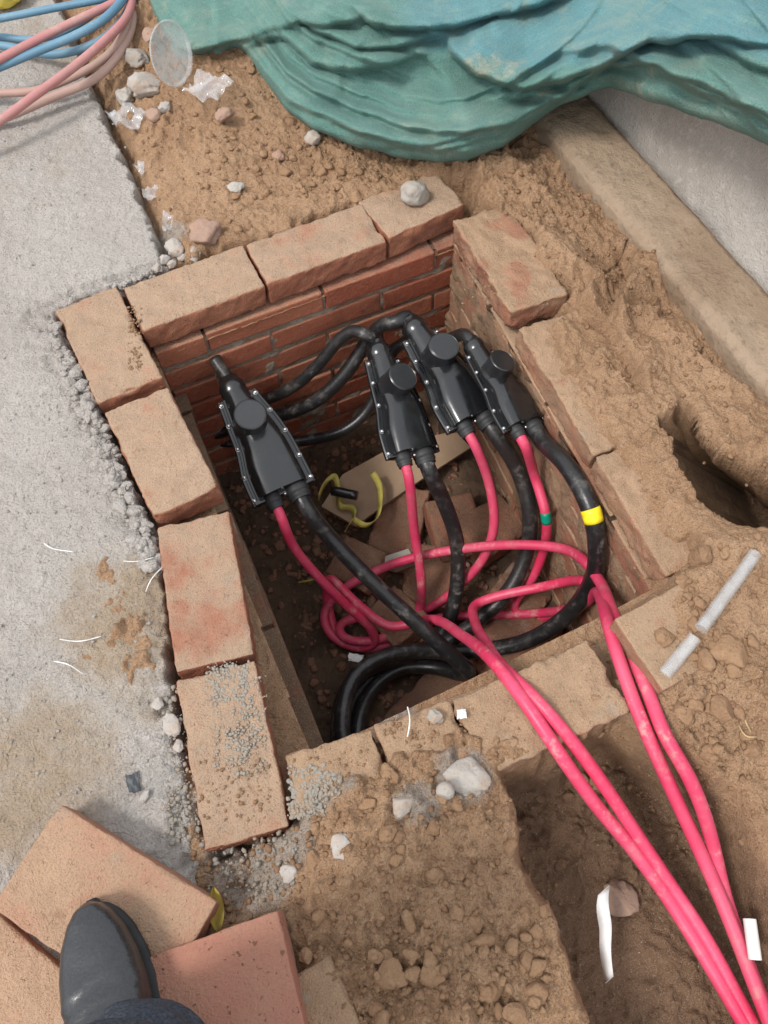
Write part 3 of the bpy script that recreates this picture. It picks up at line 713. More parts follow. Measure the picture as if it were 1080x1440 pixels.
def clear(u, v, z, r=.018):
    q = P(u, v, z)
    while z < -.03 and -.80 < q[1] < .05 and q[0] > .572 + .063 * (q[1] + .80) / .80 - r - .006: z += .006; q = P(u, v, z)
    return q
def route(anchor, uvz, drop=.05): return [np.array(q, float) for q in anchor] + [clear(u, v, z - drop * float(sst(v, 1050, 1260))) for u, v, z in uvz]
G1 = 'red cables in the pit'; G2 = 'black cables in the pit'
cable('red_cable', route(b1['red'], [(412, 768, -.29), (450, 814, -.37), (492, 856, -.43), (522, 884, -.475), (528, 906, -.52), (500, 912, -.54), (476, 898, -.545), (466, 872, -.54), (459, 836, -.50), (464, 812, -.435), (490, 838, -.435), (520, 864, -.445), (548, 882, -.45),
       (600, 871, -.42), (650, 894, -.22), (702, 940, -.01), (740, 990, .018), (790, 1065, .004), (840, 1135, -.03), (890, 1195, -.05), (940, 1265, -.065), (990, 1345, -.075), (1040, 1430, -.085), (1105, 1540, -.10), (1180, 1680, -.12)]),
       CR, 'red', 'red cable leaving the leftmost joint box and crossing the near rim as the left strand', 'cable', G1)
cable('red_cable', route(b2['red'], [(583, 750, -.33), (592, 810, -.42), (591, 850, -.49), (580, 884, -.535), (545, 908, -.54), (495, 910, -.535), (462, 890, -.53), (455, 862, -.52), (478, 832, -.50), (522, 806, -.47), (575, 786, -.43), (655, 771, -.37), (730, 766, -.31), (790, 771, -.27), (826, 793, -.235),
       (846, 822, -.16), (857, 850, -.09), (873, 890, -.03), (893, 932, -.004), (912, 975, .008), (935, 1035, .014), (965, 1085, .010), (985, 1130, -.008), (1002, 1185, -.045), (1020, 1262, -.075), (1045, 1336, -.09), (1080, 1425, -.11), (1140, 1540, -.11), (1200, 1680, -.13)], .03),
       CR, 'red_d', 'red cable from the second joint box making the wide floor loop', 'cable', G1)
cable('red_cable', route(b3['red'], [(688, 680, -.26), (695, 738, -.33), (680, 785, -.40), (650, 820, -.46), (616, 848, -.51), (570, 866, -.54), (510, 868, -.53), (476, 878, -.52), (480, 896, -.515), (520, 902, -.51), (560, 890, -.525), (620, 868, -.53), (690, 866, -.52), (760, 862, -.48), (820, 850, -.38), (838, 832, -.22), (846, 845, -.13), (851, 862, -.05),
       (859, 892, -.002), (885, 970, .006), (910, 1033, .004), (940, 1100, -.012), (965, 1155, -.03), (990, 1210, -.045), (1012, 1260, -.055), (1040, 1330, -.065), (1078, 1428, -.08), (1130, 1550, -.10), (1190, 1690, -.12)], .035),
       CR, 'red_d', 'red cable curving down from the third joint box, then out by the right corner', 'cable', G1)
cable('red_cable', route(b4['red'], [(752, 670, -.24), (768, 725, -.30), (764, 775, -.36), (745, 820, -.43), (722, 850, -.49), (735, 872, -.53), (785, 862, -.50), (820, 842, -.42), (824, 820, -.37), (800, 817, -.355), (760, 826, -.37), (700, 838, -.40), (668, 850, -.41), (668, 875, -.34), (684, 905, -.19), (708, 940, -.03), (752, 982, .016), (800, 1037, .002), (850, 1105, -.025), (900, 1180, -.05), (940, 1240, -.06), (990, 1315, -.07), (1050, 1425, -.085), (1110, 1530, -.10), (1190, 1670, -.12)]),
       CR, 'red', 'red cable with a green tape band hanging from the rightmost joint box', 'cable', G1, bands=(((765, 728), 2, 'green'),))
cable('black_cable', route(b1['blk'], [(460, 752, -.26), (520, 815, -.32), (590, 880, -.37), (640, 926, -.41), (660, 945, -.445), (648, 948, -.49), (610, 938, -.52), (560, 942, -.525), (522, 972, -.52), (504, 1020, -.50), (508, 1075, -.49), (540, 1110, -.5)]),
       CB, 'black', 'black cable slanting from the leftmost joint box across the whole pit', 'cable', G2, it=8)
cable('black_cable', route(b2['blk'], [(622, 700, -.27), (642, 760, -.36), (643, 820, -.44), (630, 875, -.50), (600, 915, -.54), (555, 940, -.545), (510, 965, -.54), (488, 1010, -.52), (490, 1060, -.5), (520, 1100, -.5)]),
       CB, 'blackd', 'black cable dropping from the second joint box and passing under the red loops', 'cable', G2)
cable('black_cable', route(b3['blk'], [(728, 660, -.24), (745, 720, -.30), (740, 780, -.37), (716, 830, -.42), (680, 866, -.46), (630, 900, -.505), (570, 925, -.515), (520, 940, -.505), (487, 970, -.49), (475, 1015, -.475), (480, 1060, -.47), (510, 1100, -.48)]),
       CB, 'blackd', 'black cable bowing down from the third joint box beside the green taped red one', 'cable', G2)
cable('black_cable', route(b4['blk'], [(800, 658, -.13), (832, 720, -.16), (840, 780, -.24), (826, 830, -.29), (790, 872, -.35), (740, 902, -.41), (690, 913, -.45), (640, 918, -.48), (580, 915, -.47), (535, 925, -.46), (498, 952, -.455), (482, 1000, -.45), (485, 1050, -.45), (515, 1090, -.46)]),
       CB * 1.02, 'black', 'black cable with a yellow tape band sweeping along the right wall', 'cable', G2, bands=(((831, 727), 2, 'yellow'),))
GT = 'black feeder cables at the far wall'
cable('feeder_cable', route(b1['top'], [(309, 516, -.138), (302, 504, -.132)]), .0125, 'blackd', 'short straight cable stub ending above the leftmost joint box', 'cable', GT, it=3)
cable('feeder_cable', route(b2['top'], [(518, 474, -.10), (500, 464, -.105), (478, 476, -.13), (452, 508, -.18), (415, 542, -.24), (375, 562, -.29), (330, 580, -.33), (285, 596, -.36)]), .0125, 'blackd', 'scuffed black cable arching left out of the second joint box along the far wall', 'cable', GT, it=6)
cable('feeder_cable', route(b3['top'], [(562, 453, -.11), (538, 456, -.125), (516, 480, -.17), (490, 520, -.22), (455, 556, -.27), (420, 576, -.31), (370, 590, -.35), (300, 610, -.40)]), .0145, 'blackd', 'black cable arching over from the third joint box behind the scuffed one', 'cable', GT, it=6)
cable('feeder_cable', route(b4['top'], [(625, 478, -.18), (585, 478, -.19), (555, 490, -.22), (535, 540, -.29), (515, 580, -.34), (485, 605, -.37), (445, 617, -.395), (400, 622, -.41), (340, 622, -.43), (280, 620, -.45)]), .0125, 'black', 'thin black cable running low across the far wall toward the left corner', 'cable', GT, it=8)

# ------------------------------------------------------------------ things on the pit floor
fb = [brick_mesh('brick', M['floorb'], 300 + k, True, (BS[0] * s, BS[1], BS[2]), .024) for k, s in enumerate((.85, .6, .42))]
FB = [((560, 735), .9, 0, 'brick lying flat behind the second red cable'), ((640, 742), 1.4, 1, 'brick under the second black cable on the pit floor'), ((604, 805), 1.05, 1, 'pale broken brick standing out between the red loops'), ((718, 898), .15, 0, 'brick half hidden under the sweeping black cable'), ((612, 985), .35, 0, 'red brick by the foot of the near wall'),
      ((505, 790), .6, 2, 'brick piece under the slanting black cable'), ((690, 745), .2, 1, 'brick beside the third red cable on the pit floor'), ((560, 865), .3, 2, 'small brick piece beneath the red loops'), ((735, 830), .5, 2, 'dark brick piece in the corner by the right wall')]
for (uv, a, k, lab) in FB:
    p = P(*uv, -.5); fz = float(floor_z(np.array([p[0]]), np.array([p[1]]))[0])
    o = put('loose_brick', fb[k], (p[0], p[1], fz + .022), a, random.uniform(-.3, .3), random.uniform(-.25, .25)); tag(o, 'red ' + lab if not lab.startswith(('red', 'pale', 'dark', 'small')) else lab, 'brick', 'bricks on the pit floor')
def slab_poly(name, uvs, z, th, mat, label, cat, bend=.0):
    pts = [P(u, v, z) for u, v in uvs]; n = len(pts); V = [(*q[:2], q[2] + bend * math.sin(i)) for i, q in enumerate(pts)] + [(*q[:2], q[2] - th + bend * math.sin(i)) for i, q in enumerate(pts)]
    f = [tuple(range(n))[::-1], tuple(range(n, 2 * n))] + [(i, (i + 1) % n, n + (i + 1) % n, n + i) for i in range(n)]
    return tag(link(name, mesh(name, V, f), mat, None, False), label, cat)
slab_poly('cardboard', [(452, 712), (482, 668), (560, 625), (640, 606), (662, 628), (600, 668), (545, 706), (500, 740)], -.485, .008, M['card'], 'strip of brown cardboard lying at the far end of the pit floor', 'cardboard', .004)
slab_poly('stone_slip', [(542, 782), (574, 772), (584, 790), (556, 800), (540, 795)], -.462, .02, M['gstone'], 'pale flat stone piece behind the second red cable', 'stone', .002)
def ribbon(name, uvz, w, mat, label, cat, tw=0.0, sidev=(0, 0, 1)):
    c = smooth_path(catmull([P(*q) for q in uvz]), 4); n = len(c); T = np.gradient(c, axis=0); T /= np.linalg.norm(T, axis=1, keepdims=True)
    V = []
    for i in range(n):
        s = np.array(sidev, float); a = tw * i / n; b = np.cross(T[i], s); b /= np.linalg.norm(b) + 1e-9; s2 = s * math.cos(a) + b * math.sin(a)
        t2 = np.cross(T[i], s2); t2 /= np.linalg.norm(t2) + 1e-9
        for (k, h) in ((-1, -1), (1, -1), (1, 1), (-1, 1)): V.append(c[i] + s2 * w / 2 * k + t2 * .0006 * h)
    f = []
    for i in range(n - 1):
        for k in range(4): f.append((i * 4 + k, i * 4 + (k + 1) % 4, i * 4 + 4 + (k + 1) % 4, i * 4 + 4 + k))
    f += [(0, 1, 2, 3), ((n - 1) * 4 + 3, (n - 1) * 4 + 2, (n - 1) * 4 + 1, (n - 1) * 4)]
    return tag(link(name, mesh(name, V, f), mat), label, cat)
ribbon('packing_strap', [(487, 744, -.47), (500, 722, -.465), (495, 712, -.46), (478, 714, -.465), (476, 690, -.46), (470, 668, -.45), (455, 682, -.46), (448, 700, -.47)], .016, M['strap'], 'curled yellow packing strap round the black tube on the cardboard', 'strap', .5, (.6, .3, .7))
ribbon('packing_strap', [(497, 730, -.46), (515, 740, -.455), (530, 730, -.45), (535, 705, -.445), (533, 680, -.44), (524, 665, -.44)], .016, M['strap'], 'yellow packing strap looping up at the right of the cardboard', 'strap', .3, (.7, .2, .6))
ribbon('packing_strap', [(420, 820, -.5), (432, 818, -.495), (446, 815, -.5)], .014, M['strap'], 'short straight piece of yellow strap in the dark left of the pit', 'strap')
c = np.array([P(467, 690, -.44), P(502, 697, -.435)]); t0 = link('tube_stub', tube_mesh('tube_stub', np.array([c[0] + (c[1] - c[0]) * t for t in np.linspace(0, 1, 6)]), [.011, .011, .0118, .011, .011, .011], 16), M['cap']); tag(t0, 'short black plastic tube lying on the cardboard', 'tube')

# ------------------------------------------------------------------ loose bricks round the foot
def loose_brick(seed, mat, corner, along, z, size, side, label, tilt=(0, 0), chip=.008):
    A = P(*corner, z); B = P(*along, z); d = (B - A)[:2]; d /= np.linalg.norm(d); nr = np.array([-d[1], d[0]]) * side
    c = A[:2] + d * size[0] / 2 + nr * size[1] / 2
    o = put('loose_brick', brick_mesh('brick', M[mat], seed, True, size, chip, .001), (c[0], c[1], z - size[2] / 2), math.atan2(d[1], d[0]), *tilt)
    return tag(o, label, 'brick')
loose_brick(201, 'loose', (86, 1130), (285, 1256), .05, (.240, .135, .053), -1, 'tan dusted loose brick under the toe of the shoe', (.0, .0))
loose_brick(202, 'pink', (391, 1280), (215, 1342), .062, (.24, .175, .06), 1, 'pink pitted loose brick to the right of the shoe', (0, 0), .004)
loose_brick(203, 'loose', (-30, 1262), (85, 1362), .012, (.24, .16, .06), -1, 'soil covered brick at the lower left below the tan brick', (0, 0))
loose_brick(204, 'nrim', (463, 1342), (508, 1442), .018, (.24, .075, .053), -1, 'brown brick half buried at the bottom edge, right of the pink brick', (.0, .0), .012)
loose_brick(205, 'nrim', (863, 871), (928, 964), .036, (.116, .20, .05), 1, 'soil coated brick under the clear tube, beside the red cables', (0, .02), .012)
loose_brick(206, 'loose', (1062, 742), (1015, 768), -.005, (.115, .24, .053), 1, 'pinkish brick at the right edge beside the dark hole', (.05, .1), .01)

# ------------------------------------------------------------------ stones, clods, rubble
_ico = {}
def ico(sub):
    if sub in _ico: return _ico[sub]
    import bmesh
    bm = bmesh.new(); bmesh.ops.create_icosphere(bm, subdivisions=sub, radius=1.0); bm.verts.ensure_lookup_table()
    v = np.array([q.co[:] for q in bm.verts]); f = np.array([[w.index for w in q.verts] for q in bm.faces]); bm.free(); _ico[sub] = (v, f); return v, f
def stone_shape(seed, sub=3, rough=.28, ang=.5):
    v, f = ico(sub); q = v + seed * 1.37
    r = 1 + rough * vn3(q * 1.3, seed) + rough * .5 * vn3(q * 2.7, seed + 1) + rough * .3 * vn3(q * 6, seed + 2) + rough * .2 * vn3(q * 13, seed + 3)
    w = v * r[:, None]
    rs = np.random.default_rng(seed)
    for _ in range(int(6 * ang) + 1):                 # flat facets
        n = rs.normal(size=3); n /= np.linalg.norm(n); d = w @ n; cut = rs.uniform(.62, .85); w = w - np.outer(np.maximum(d - cut, 0), n) * .85
    return w, f
def pxm(u, v, z=0.0): return np.linalg.norm(P(u + 1, v, z) - P(u, v, z))
def gz(p): return float(ground_h(np.array([p[0]]), np.array([p[1]]))[0])
def stone(name, uv, rpx, mat, label, cat, group=None, seed=1, asp=(1, 1, .7), rz=0.0, sub=4, rough=.28, z=None, sink=.35, ang=.5):
    p = P(*uv, 0.0 if z is None else z); zz = gz(p) if z is None else z
    p = P(*uv, zz + .3 * rpx * pxm(*uv)); r = rpx * pxm(*uv, zz)
    v, f = stone_shape(seed, sub, rough, ang); v = v * np.array(asp) * r
    ca, sa = math.cos(rz), math.sin(rz); v = np.stack([v[:, 0] * ca - v[:, 1] * sa, v[:, 0] * sa + v[:, 1] * ca, v[:, 2]], 1)
    o = link(name, mesh(name, v, f), M[mat]); o.location = (p[0], p[1], zz + r * asp[2] * (1 - 2 * sink)); return tag(o, label, cat, group)
GS = 'stones by the slab edge'
stone('stone', (583, 278), 21, 'gstone', 'rounded grey stone sitting on the far rim of the pit', 'stone', None, 3, (1, .8, .8), -.2, z=.002, sink=.12, rough=.18)
stone('stone', (215, 161), 13, 'rstone', 'smooth tan stone right of the plastic film by the slab', 'stone', None, 4, (1, .8, .7), .3, rough=.15)
stone('stone', (231, 150), 9, 'wstone', 'small white stone above the smooth tan one', 'stone', None, 5, rough=.3)
stone('stone', (314, 159), 13, 'rstone', 'reddish brown stone below the upper piece of plastic film', 'stone', None, 6, (1, .75, .7), .1)
stone('stone', (440, 193), 11, 'gstone', 'grey stone in the earth just under the green cloth', 'stone', None, 7)
stone('stone', (331, 261), 12, 'gstone', 'grey half buried stone in the middle of the far earth', 'stone', None, 8, (1, .8, .5))
stone('stone', (392, 218), 9, 'rstone', 'brown stone among clods on the far earth', 'stone', None, 9)
stone('stone', (290, 327), 24, 'rstone', 'large brown stone lump in the corner behind the far rim', 'stone', None, 10, (1, .9, .75), .4)
for k, (u, v, r) in enumerate(((246, 352, 17), (273, 357, 13), (258, 362, 8), (232, 366, 9), (262, 340, 8), (222, 378, 9), (243, 372, 8))):
    stone('stone', (u, v), r, 'wstone', 'pale rubble stone at the corner where slab and far rim meet', 'stone', 'pale stones at the slab corner', 20 + k, (1, .75, .7), random.uniform(0, 3), z=-.015, sink=.2)
for k, (u, v, r, m, lab) in enumerate(((205, 118, 26, 'wstone', 'broken pale concrete chunk beside the clear plastic disc'), (176, 134, 17, 'gstone', 'grey concrete chunk at the slab edge under the hoses'), (192, 76, 17, 'gstone', 'grey chunk between the tan hose and the plastic disc'), (210, 48, 15, 'rstone', 'dusty brown lump behind the hose bundle'), (160, 160, 12, 'wstone', 'small pale chunk wedged at the slab edge'))):
    stone('concrete_chunk', (u, v), r, m, lab, 'concrete', None, 40 + k, (1, .8, .6), random.uniform(0, 3), rough=.4, ang=1)
stone('plaster_lump', (658, 1090), 36, 'gstone', 'grey mortar lump with pebbles on the corner of the soil hill', 'mortar lump', None, 50, (.8, .95, .4), .5, rough=.45, ang=1.5, sink=.4)
stone('stone', (626, 1112), 13, 'gstone', 'round grey pebble stuck to the mortar lump', 'stone', None, 51, (1, 1, .9), rough=.08, ang=.0, z=.045, sink=.3)
stone('stone', (565, 1132), 19, 'gstone', 'greyish flat stone left of the mortar lump', 'stone', None, 52, (1, .8, .5))
stone('stone', (612, 1008), 11, 'gstone', 'small grey stone on the near rim by the wire', 'stone', None, 53, z=.008)
stone('stone', (870, 1263), 27, 'rstone', 'brown stone beside the white plastic strip in the trench', 'stone', None, 54, (.85, 1, .7), .2)
stone('stone', (407, 1228), 14, 'wstone', 'white chip near the bottom centre left of the soil hill', 'stone', None, 55, (.9, 1, .6))
stone('stone', (318, 1195), 13, 'wstone', 'pale stone near the lower end of the left rim', 'stone', None, 56, (1, .7, .6))
stone('stone', (240, 1020), 17, 'wstone', 'flat white stone between the slab and the left rim', 'stone', None, 57, (.65, 1.1, .4), .1, z=-.004)
stone('stone', (250, 1050), 9, 'wstone', 'small round white stone below the flat white one', 'stone', None, 58, (.9, 1, .6), z=-.004)
stone('stone', (222, 990), 9, 'wstone', 'small lilac white stone above the flat white one', 'stone', None, 59, z=-.004)
stone('stone', (202, 1120), 10, 'wstone', 'white flake under the black scrap on the slab', 'stone', None, 60, (1, .6, .3), .5, z=-.002)
stone('stone', (480, 1190), 20, 'lime', 'lime white lump in the earth right of the left rim end', 'lime', None, 61, (.8, 1, .25), sink=.45)
for k, (u, v) in enumerate(((1012, 1150), (990, 1125))):
    stone('lime_crust', (u, v), 34 - 8 * k, 'lime', ('larger' if k == 0 else 'smaller') + ' white lime crust on the trench side right of the red cables', 'lime', None, 62 + k, (.35, 1.2, .18), -.3 - .2 * k, sink=.4, rough=.4)
CL = {
 'large pale soil clod right of the clear tube': [(1030, 912, 36)],
 'soil clod beside the joint between the two clear tubes': [(935, 895, 20)],
 'biggest rounded clod on the bottom of the soil hill': [(690, 1385, 30)],
 'rounded clod left of the biggest one at the bottom edge': [(606, 1372, 25)],
 'tall brown clod beside the half buried brick at the bottom': [(545, 1372, 26)],
 'clod at the lower brink of the soil hill above the trench': [(738, 1352, 17)],
 'clod at the bottom edge near the brink of the trench': [(725, 1425, 22)],
 'clod hard against the half buried brick': [(530, 1420, 16)],
 'small clod in the row behind the end of the right rim wall': [(945, 768, 14), (962, 782, 15), (992, 776, 15), (1022, 776, 15), (1036, 760, 12), (968, 838, 10), (982, 846, 10)],
 'brown clod in the loose earth below the clear tubes': [(1015, 995, 26), (965, 1000, 20), (1000, 1062, 20), (1060, 960, 16), (1060, 1050, 20)],
 'brown clod in the loose earth in front of the near rim': [(520, 1130, 14), (560, 1175, 14), (440, 1210, 16), (610, 1165, 14)],
 'dark clod on the trench bottom between the red cable pairs': [(790, 1215, 13), (760, 1120, 14), (800, 1120, 12), (950, 1290, 15), (930, 1340, 14), (820, 1160, 12)],
 'brown clod of earth on the slope behind the far rim': [(402, 240, 11), (370, 215, 9), (430, 240, 12), (380, 190, 10), (345, 140, 9), (465, 205, 10), (480, 240, 10), (410, 170, 10), (360, 235, 8), (505, 240, 9), (320, 310, 9), (335, 322, 10), (350, 318, 8)]}
k = 0
for lab, L in CL.items():
    for (u, v, r) in L:
        k += 1; stone('soil_clod', (u, v), r * .95, 'mclod' if 'trench bottom' in lab else 'clod', lab, 'clod', lab.replace('clod', 'clods') if len(L) > 1 else None, 80 + k, (.9, .75, .55), random.uniform(0, 3), rough=.34, ang=1.4, sink=.45, sub=4 if r > 12 else 3, z=None)
def scatter(name, items, mat, label, cat, sub=1, seeds=12, rough=.35):
    """one mesh of many small irregular lumps; items: x, y, z, r"""
    shapes = [stone_shape(900 + k, sub, rough, .6) for k in range(seeds)]; V = []; Fs = []; off = 0
    for (x, y, z, r) in items:
        v, f = shapes[random.randrange(seeds)]; a = random.uniform(0, 6.28); ca, sa = math.cos(a), math.sin(a)
        s = np.array([r * random.uniform(.8, 1.3), r * random.uniform(.7, 1.1), r * random.uniform(.5, .9)]); w = v * s
        w = np.stack([w[:, 0] * ca - w[:, 1] * sa + x, w[:, 0] * sa + w[:, 1] * ca + y, w[:, 2] + z], 1); V.append(w); Fs.append(f + off); off += len(v)
    me = mesh(name, np.concatenate(V), np.concatenate(Fs))
    return tag(link(name, me, mat, None, sub > 2), label, cat, kind='stuff')
def spots(n, region_fn, rlo, rhi, zf, pw=2.2):
    out = []
    while len(out) < n:
        x, y = region_fn()
        r = rlo + (rhi - rlo) * random.random() ** pw
        out.append((x, y, r))
    A = np.array(out); z = zf(A[:, 0], A[:, 1]); return [(a[0], a[1], b + a[2] * .25, a[2]) for a, b in zip(A, z)]
def in_px(polys):
    """random world spot whose photographed place lies in one of the pixel quads"""
    def fn():
        q = random.choice(polys); a, b = random.random(), random.random()
        u = (q[0] * (1 - a) + q[2] * a); v = (q[1] * (1 - b) + q[3] * b); p = P(u, v); return p[0], p[1]
    return fn
def okpit(fn):
    def g():
        while True:
            x, y = fn()
            if float(sdf(PIN, np.array([x]), np.array([y]))[0]) > .012: return x, y
    return g
gzf = lambda x, y: ground_h(x, y)
soilq = [(880, 360, 1080, 720), (700, 230, 900, 400), (820, 330, 1000, 560), (200, 90, 560, 300), (280, 180, 640, 290), (400, 120, 700, 260), (430, 1060, 720, 1440), (430, 1060, 720, 1440), (420, 1150, 830, 1440), (880, 760, 1080, 1080), (940, 900, 1080, 1200), (640, 220, 960, 420), (270, 1160, 430, 1300)]
scatter('soil_crumbs', spots(4200, okpit(in_px(soilq)), .0010, .0062, gzf, 3.2), M['clod'], 'loose crumbs of tan earth strewn over the ground round the pit', 'soil', 1)
scatter('soil_lumps', spots(260, okpit(in_px([(430, 1060, 720, 1440), (820, 770, 1080, 1080), (300, 90, 640, 280), (520, 1280, 780, 1440)])), .004, .013, gzf, 2.2), M['clod'], 'small lumps of brown earth among the crumbs', 'soil', 3)
# crumbled concrete along the slab edge
edge = [(92, 452), (112, 520), (130, 575), (160, 640), (188, 705), (214, 765), (226, 800)]
def along(pl, wl, wr):
    def fn():
        i = random.randrange(len(pl) - 1); t = random.random(); w = random.uniform(-wl, wr)
        u = pl[i][0] * (1 - t) + pl[i + 1][0] * t + w; v = pl[i][1] * (1 - t) + pl[i + 1][1] * t; p = P(u, v); return p[0], p[1]
    return fn
slz = lambda x, y: np.maximum(slab_h(x, y)[0], -.03)
scatter('slab_rubble', spots(420, along(edge, 26, 6), .0025, .011, slz, 1.6), M['slab'], 'crumbled grey concrete bits along the broken slab edge beside the left rim', 'rubble', 3)
scatter('slab_grit', spots(700, in_px([(0, 150, 200, 420), (0, 420, 100, 800), (0, 800, 230, 1120), (90, 450, 200, 800), (180, 380, 240, 420)]), .0008, .0035, slz, 2.5), M['slab'], 'pale grit scattered over the concrete slab', 'grit', 1)
scatter('slab_corner_rubble', spots(160, along([(235, 372), (200, 388), (160, 402), (120, 420)], 10, 10), .002, .007, slz, 1.6), M['slab'], 'grey crumbs in the joint between slab and far rim', 'rubble', 2)
rimz = lambda x, y: np.zeros(x.shape)
scatter('brick_grit', spots(1000, in_px([(300, 930, 352, 1080), (320, 950, 375, 1090), (290, 935, 350, 985)]), .0009, .0034, rimz, 2), M['grit'], 'grey grit heaped on the nearest brick of the left rim', 'grit', 1)
scatter('rim_crumbs', spots(900, in_px([(280, 1060, 390, 1160), (180, 430, 200, 520), (410, 1050, 520, 1140), (640, 990, 800, 1030), (540, 1010, 620, 1050), (650, 320, 780, 430)]), .0008, .0036, rimz, 2.4), M['clod'], 'crumbs of earth lying on the rim bricks', 'soil', 1)
scatter('near_gravel', spots(760, in_px([(405, 1075, 460, 1150), (410, 1100, 450, 1150), (420, 1085, 480, 1120)]), .001, .0038, lambda x, y: np.maximum(gzf(x, y), .0), 1.6), M['grit'], 'grey gravel heap in the corner between left and near rim', 'gravel', 2)
scatter('edge_gravel', spots(520, in_px([(225, 960, 262, 1160), (235, 1080, 290, 1190), (290, 1170, 420, 1260)]), .001, .0048, lambda x, y: np.maximum(gzf(x, y), -.008), 2), M['grit'], 'fine gravel in the joint between slab and left rim', 'gravel', 1)
scatter('pit_crumbs', spots(1300, lambda: (random.uniform(.03, .56), random.uniform(-.76, -.03)), .0015, .012, floor_z, 2.4), M['floorb'], 'brick crumbs and earth strewn on the pit floor', 'rubble', 2)

# ------------------------------------------------------------------ green cloth
BOT = [(190, -60), (204, 10), (228, 60), (250, 86), (268, 90), (330, 74), (346, 82), (374, 116), (400, 150), (440, 180), (500, 203), (560, 220), (612, 228), (662, 222), (704, 206), (742, 180), (782, 150), (826, 130), (856, 122), (890, 132), (940, 150), (1000, 170), (1080, 203), (1180, 250), (1340, 330)]
us = np.arange(192, 1340, 2.8); bv_ = np.interp(us, *np.array(BOT).T)
for _ in range(3): bv_[1:-1] = bv_[1:-1] * .5 + (bv_[2:] + bv_[:-2]) * .25
bv_ = bv_ + 2.0 * fbm(us / 30, us * 0, 1, 3, 5)
rows = np.concatenate([np.array([.0]), np.cumsum(np.concatenate([np.full(100, 2.6), 2.6 * 1.07 ** np.arange(34)]))])
U = us[None, :] * np.ones(len(rows))[:, None]; Vp = bv_[None, :] - rows[:, None]
zb = np.interp(us, [190, 340, 480, 610, 740, 850, 940, 1080, 1340], [.05, .05, .05, .05, .075, .15, .25, .335, .335])
Z = zb[None, :] + .17 * (1 - np.exp(-rows[:, None] / 190)) * np.interp(us, [190, 400, 700, 950, 1340], [.75, 1.0, 1.0, .6, .35])[None, :]
CREASE = [  # points, groove depth, bulge height, bulge width px
    ([(240, 84), (300, 70), (352, 48), (432, 34), (500, 30), (560, 24)], .008, .020, 20),
    ([(330, 82), (362, 58), (402, 56), (440, 92), (492, 101), (560, 94), (620, 70)], .008, .024, 26),
    ([(380, -6), (452, 46), (502, 66), (560, 66), (628, 50)], .008, .026, 24),
    ([(440, -20), (530, 34), (630, 38), (690, 24), (772, 2), (850, -20)], .010, .030, 34),
    ([(615, 30), (632, 70), (670, 106), (740, 121), (800, 110), (860, 84), (915, 58), (980, 50), (1060, 60), (1200, 70)], .010, .042, 44),
    ([(640, 150), (706, 138), (790, 136), (822, 116), (862, 90), (924, 94), (966, 113), (1020, 140), (1120, 176), (1250, 230)], .008, .024, 26),
    ([(980, 50), (1040, 84), (1120, 110), (1220, 140)], .008, .020, 24),
    ([(420, 168), (500, 188), (590, 204), (650, 198), (700, 178), (760, 152), (840, 118)], .006, .015, 14),
    ([(470, 190), (540, 208), (640, 213), (700, 194), (770, 156)], .005, .010, 9)]
V0 = Vp.copy()
for pl, dp, bh, bw in CREASE:
    d, s, t = pdist(pl, U + 5 * fbm(U / 40, V0 / 40, 1, 2, 81), V0 + 5 * fbm(U / 40, V0 / 40, 1, 2, 82)); end = sst(t, 0, .22) * sst(t, 1, .78)
    up = np.where(s < 0, d, 0); lobe = np.where(s < 0, (1 - np.exp(-up / 4)) * np.exp(-(up / (bw * 1.7)) ** 1.5), 0)
    Z = Z + end * (-dp * .6 * np.exp(-(d / 3.2) ** 2) + bh * 1.35 * lobe)
    Vp = Vp + end * 260 * bh * .55 * np.where(s < 0, np.exp(-(up / (bw * .8)) ** 1.3), 0)      # folds hang over what lies below
rel = (bv_[None, :] - V0)
def fold_set(period, amp, wl, sd):
    # long drapes running with the hem: quick rise above each crease, slow fall behind it
    ph = (rel + (.22 if sd == 9 else .05) * U) / period + 1.7 * vn2(U / wl + sd, rel / 140 + sd, 300 + sd) + .5 * vn2(U / (wl * .4), rel / 90, 310 + sd); f_ = ph - np.floor(ph)
    am = sst(vn2(U / (wl * .8) + 7 * np.floor(ph), np.floor(ph) * 3.7, 320 + sd), -.5, .6)
    return amp * am * sst(f_, 0, .26) * (1 - f_) ** 1.15
Z = Z + (fold_set(52, .036, 300, 1) + fold_set(63, .022, 190, 9)) * sst(rel, 2, 20)
Z = Z + .012 * fbm(U / 160, V0 / 60, 1, 2, 33)
for _ in range(2):
    for A in (Z, Vp): A[1:-1, 1:-1] = A[1:-1, 1:-1] * .5 + (A[2:, 1:-1] + A[:-2, 1:-1] + A[1:-1, 2:] + A[1:-1, :-2]) * .125
inn = rows[:, None]
Z = Z - .014 * np.exp(-inn / 3.0)                                    # rolled edge
TW = PV(U, Vp, Z)
under = []                                                             # tucked underside
for dv, dz in ((1.5, -.012), (-4, -.026), (-16, -.05), (-60, -.09)):
    under.append(PV(us, bv_ + dv * -0 - (0 if dv > 0 else -dv) + (dv if dv > 0 else 0), Z[0] + dz))
allp = np.concatenate([np.array(under[::-1]), TW]); m, n = allp.shape[:2]; idx = np.arange(m * n).reshape(m, n)
f = np.stack([idx[:-1, :-1].ravel(), idx[:-1, 1:].ravel(), idx[1:, 1:].ravel(), idx[1:, :-1].ravel()], 1)
me = mesh('green_cloth', allp.reshape(-1, 3), f)
uu = np.concatenate([np.tile(us, (4, 1)), U]); vv = np.concatenate([np.tile(bv_, (4, 1)), Vp])
attr(me, 'blue', np.clip(sst(vv, 120, 40) * sst(uu, 450, 680) + .0, 0, 1).ravel())
